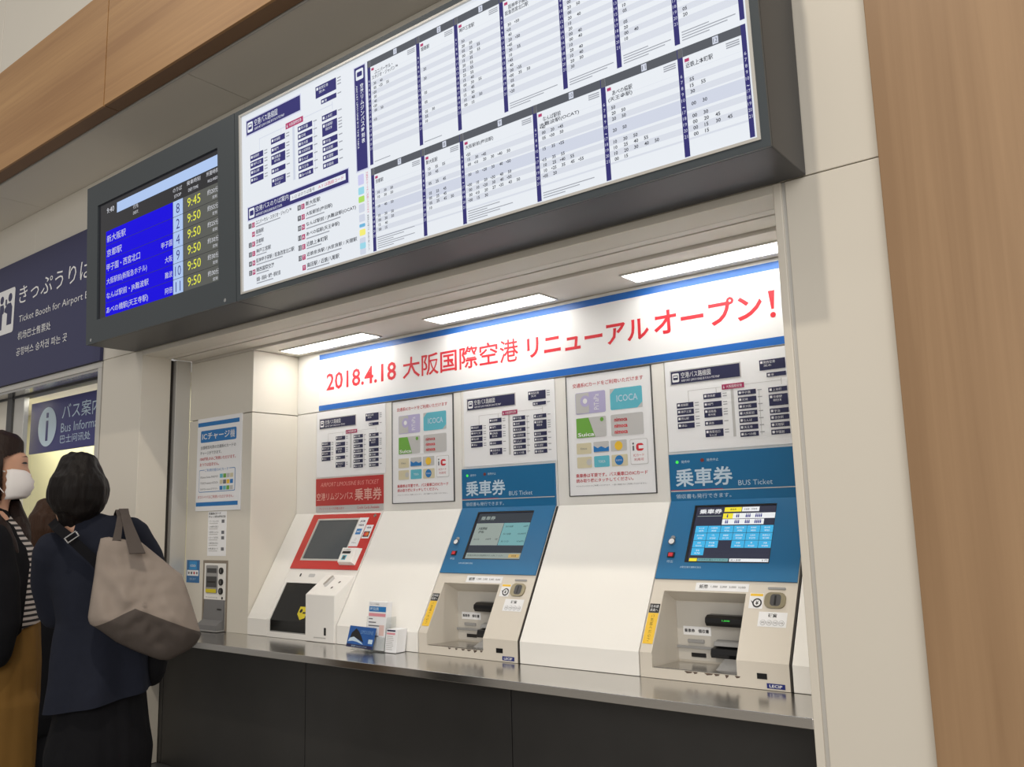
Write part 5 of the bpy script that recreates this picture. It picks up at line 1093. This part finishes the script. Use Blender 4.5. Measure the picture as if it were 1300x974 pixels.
# --- shorter person farther back at the booth window
t = thing('person', 'brown haired person in dark clothes standing farther back, mostly hidden between the two others', 'person', (-4.30, -0.35, 0))
fg3 = Fig((-4.30, -0.35), (-0.919, 0.395)); c0 = 0.025
body = [[(c0, 0.02, 1.33, 0.055, 0.06), (c0, 0.02, 1.38, 0.068, 0.084), (c0, 0.015, 1.44, 0.074, 0.090), (c0, 0.01, 1.48, 0.056, 0.070)], [(c0, 0.108, 1.40, 0.010, 0.012), (c0, 0.100, 1.43, 0.008, 0.010)], [(c0, 0, 1.26, 0.055, 0.052), (c0, 0, 1.34, 0.048, 0.05)],
        [(c0, 0, 0.82, 0.12, 0.09), (c0, 0, 1.02, 0.115, 0.085), (c0, 0, 1.20, 0.13, 0.085), (c0, 0, 1.27, 0.10, 0.06)]]
for s_ in (-1, 1):
    body += [[(c0+s_*0.13, 0, 1.24, 0.04, 0.042), (c0+s_*0.16, 0.05, 1.02, 0.034, 0.036)], [(c0+s_*0.16, 0.05, 1.02, 0.032, 0.034), (c0+s_*0.10, 0.24, 1.04, 0.022, 0.024)], [(c0+s_*0.07, 0.01, 0.82, 0.075, 0.08), (c0+s_*0.075, 0.02, 0.45, 0.05, 0.054), (c0+s_*0.075, 0, 0.10, 0.035, 0.038)]]
    body += hand((c0+s_*0.10, 0.24, 1.04), (-0.1*s_, 1, 0.1), s_)
fuse('body', fg3, body, M_SKIN, t, 0.008, 2)
fuse('hair', fg3, [[(c0, -0.012, 1.27, 0.055, 0.050), (c0, -0.014, 1.33, 0.068, 0.072), (c0, -0.014, 1.39, 0.078, 0.090), (c0, -0.01, 1.45, 0.076, 0.092), (c0, -0.004, 1.495, 0.048, 0.058)]], M_HAIR3, t, 0.005, 8, 0.006, (28, 28, 6), lambda m: cut_keep(m, lambda c: not (c.y > 0.066 and c.z < 1.46)))
fuse('coat', fg3, [[(c0, 0, 0.55, 0.15, 0.12), (c0, 0, 0.9, 0.15, 0.12), (c0, 0, 1.10, 0.14, 0.10), (c0, 0, 1.24, 0.14, 0.09), (c0, 0, 1.30, 0.07, 0.06)],
     [(c0-0.12, 0, 1.24, 0.055, 0.055), (c0-0.165, 0.05, 1.02, 0.046, 0.048)], [(c0+0.12, 0, 1.24, 0.055, 0.055), (c0+0.165, 0.05, 1.02, 0.046, 0.048)],
     [(c0-0.165, 0.05, 1.02, 0.044, 0.046), (c0-0.10, 0.22, 1.04, 0.036, 0.038)], [(c0+0.165, 0.05, 1.02, 0.044, 0.046), (c0+0.10, 0.22, 1.04, 0.036, 0.038)]], M_BLKC, t, 0.009, 4, 0.008)
fuse('trousers', fg3, [[(c0-0.07, 0.01, 0.75, 0.08, 0.09), (c0-0.075, 0.01, 0.12, 0.06, 0.065)], [(c0+0.07, 0.01, 0.75, 0.08, 0.09), (c0+0.075, 0.01, 0.12, 0.06, 0.065)]], M_BLKC, t, 0.010, 3, 0.006)
for x in (c0-0.075, c0+0.075): fuse('shoe', fg3, shoe(x, 0.0), M_BLACK, t, 0.008, 1)

# ---------------------------------------------------------------- small fittings sit on the part that carries them
CARRY = {'call_button': 'fascia', 'key_lock': 'fascia', 'card_stickers': 'fascia', 'card_reader': 'fascia', 'status_lamp': 'header_plate',
         'bill_display': 'bill_slot', 'ticket_label': 'recess_panel', 'small_display': 'recess_panel', 'receipt_slot': 'recess_panel', 'handle': 'payment_box', 'slots': 'payment_box',
         'warning_sticker': 'cover', 'return_lever': 'body', 'coin_slot': 'body', 'nameplate': 'body', 'exit_slot': 'body', 'worn_patch': 'body', 'coin_chute': 'tray',
         'coin_label': 'body', 'bill_label': 'body', 'coin_sticker': 'body', 'yellow_sticker': 'body', 'knob': 'faceplate', 'slot_unit': 'faceplate', 'ear_loop': 'mask', 'buckle': 'strap',
         'route_print': 'diffuser', 'heading_print': 'diffuser', 'timetable_print': 'diffuser', 'screw': 'front_frame'}
base = lambda o: o.name.split('.')[0]
for o in list(COL.objects):
    if o.parent and not o.parent.parent and base(o) in CARRY:
        for q in o.parent.children:
            if base(q) == CARRY[base(o)] and q is not o: o.parent = q; break
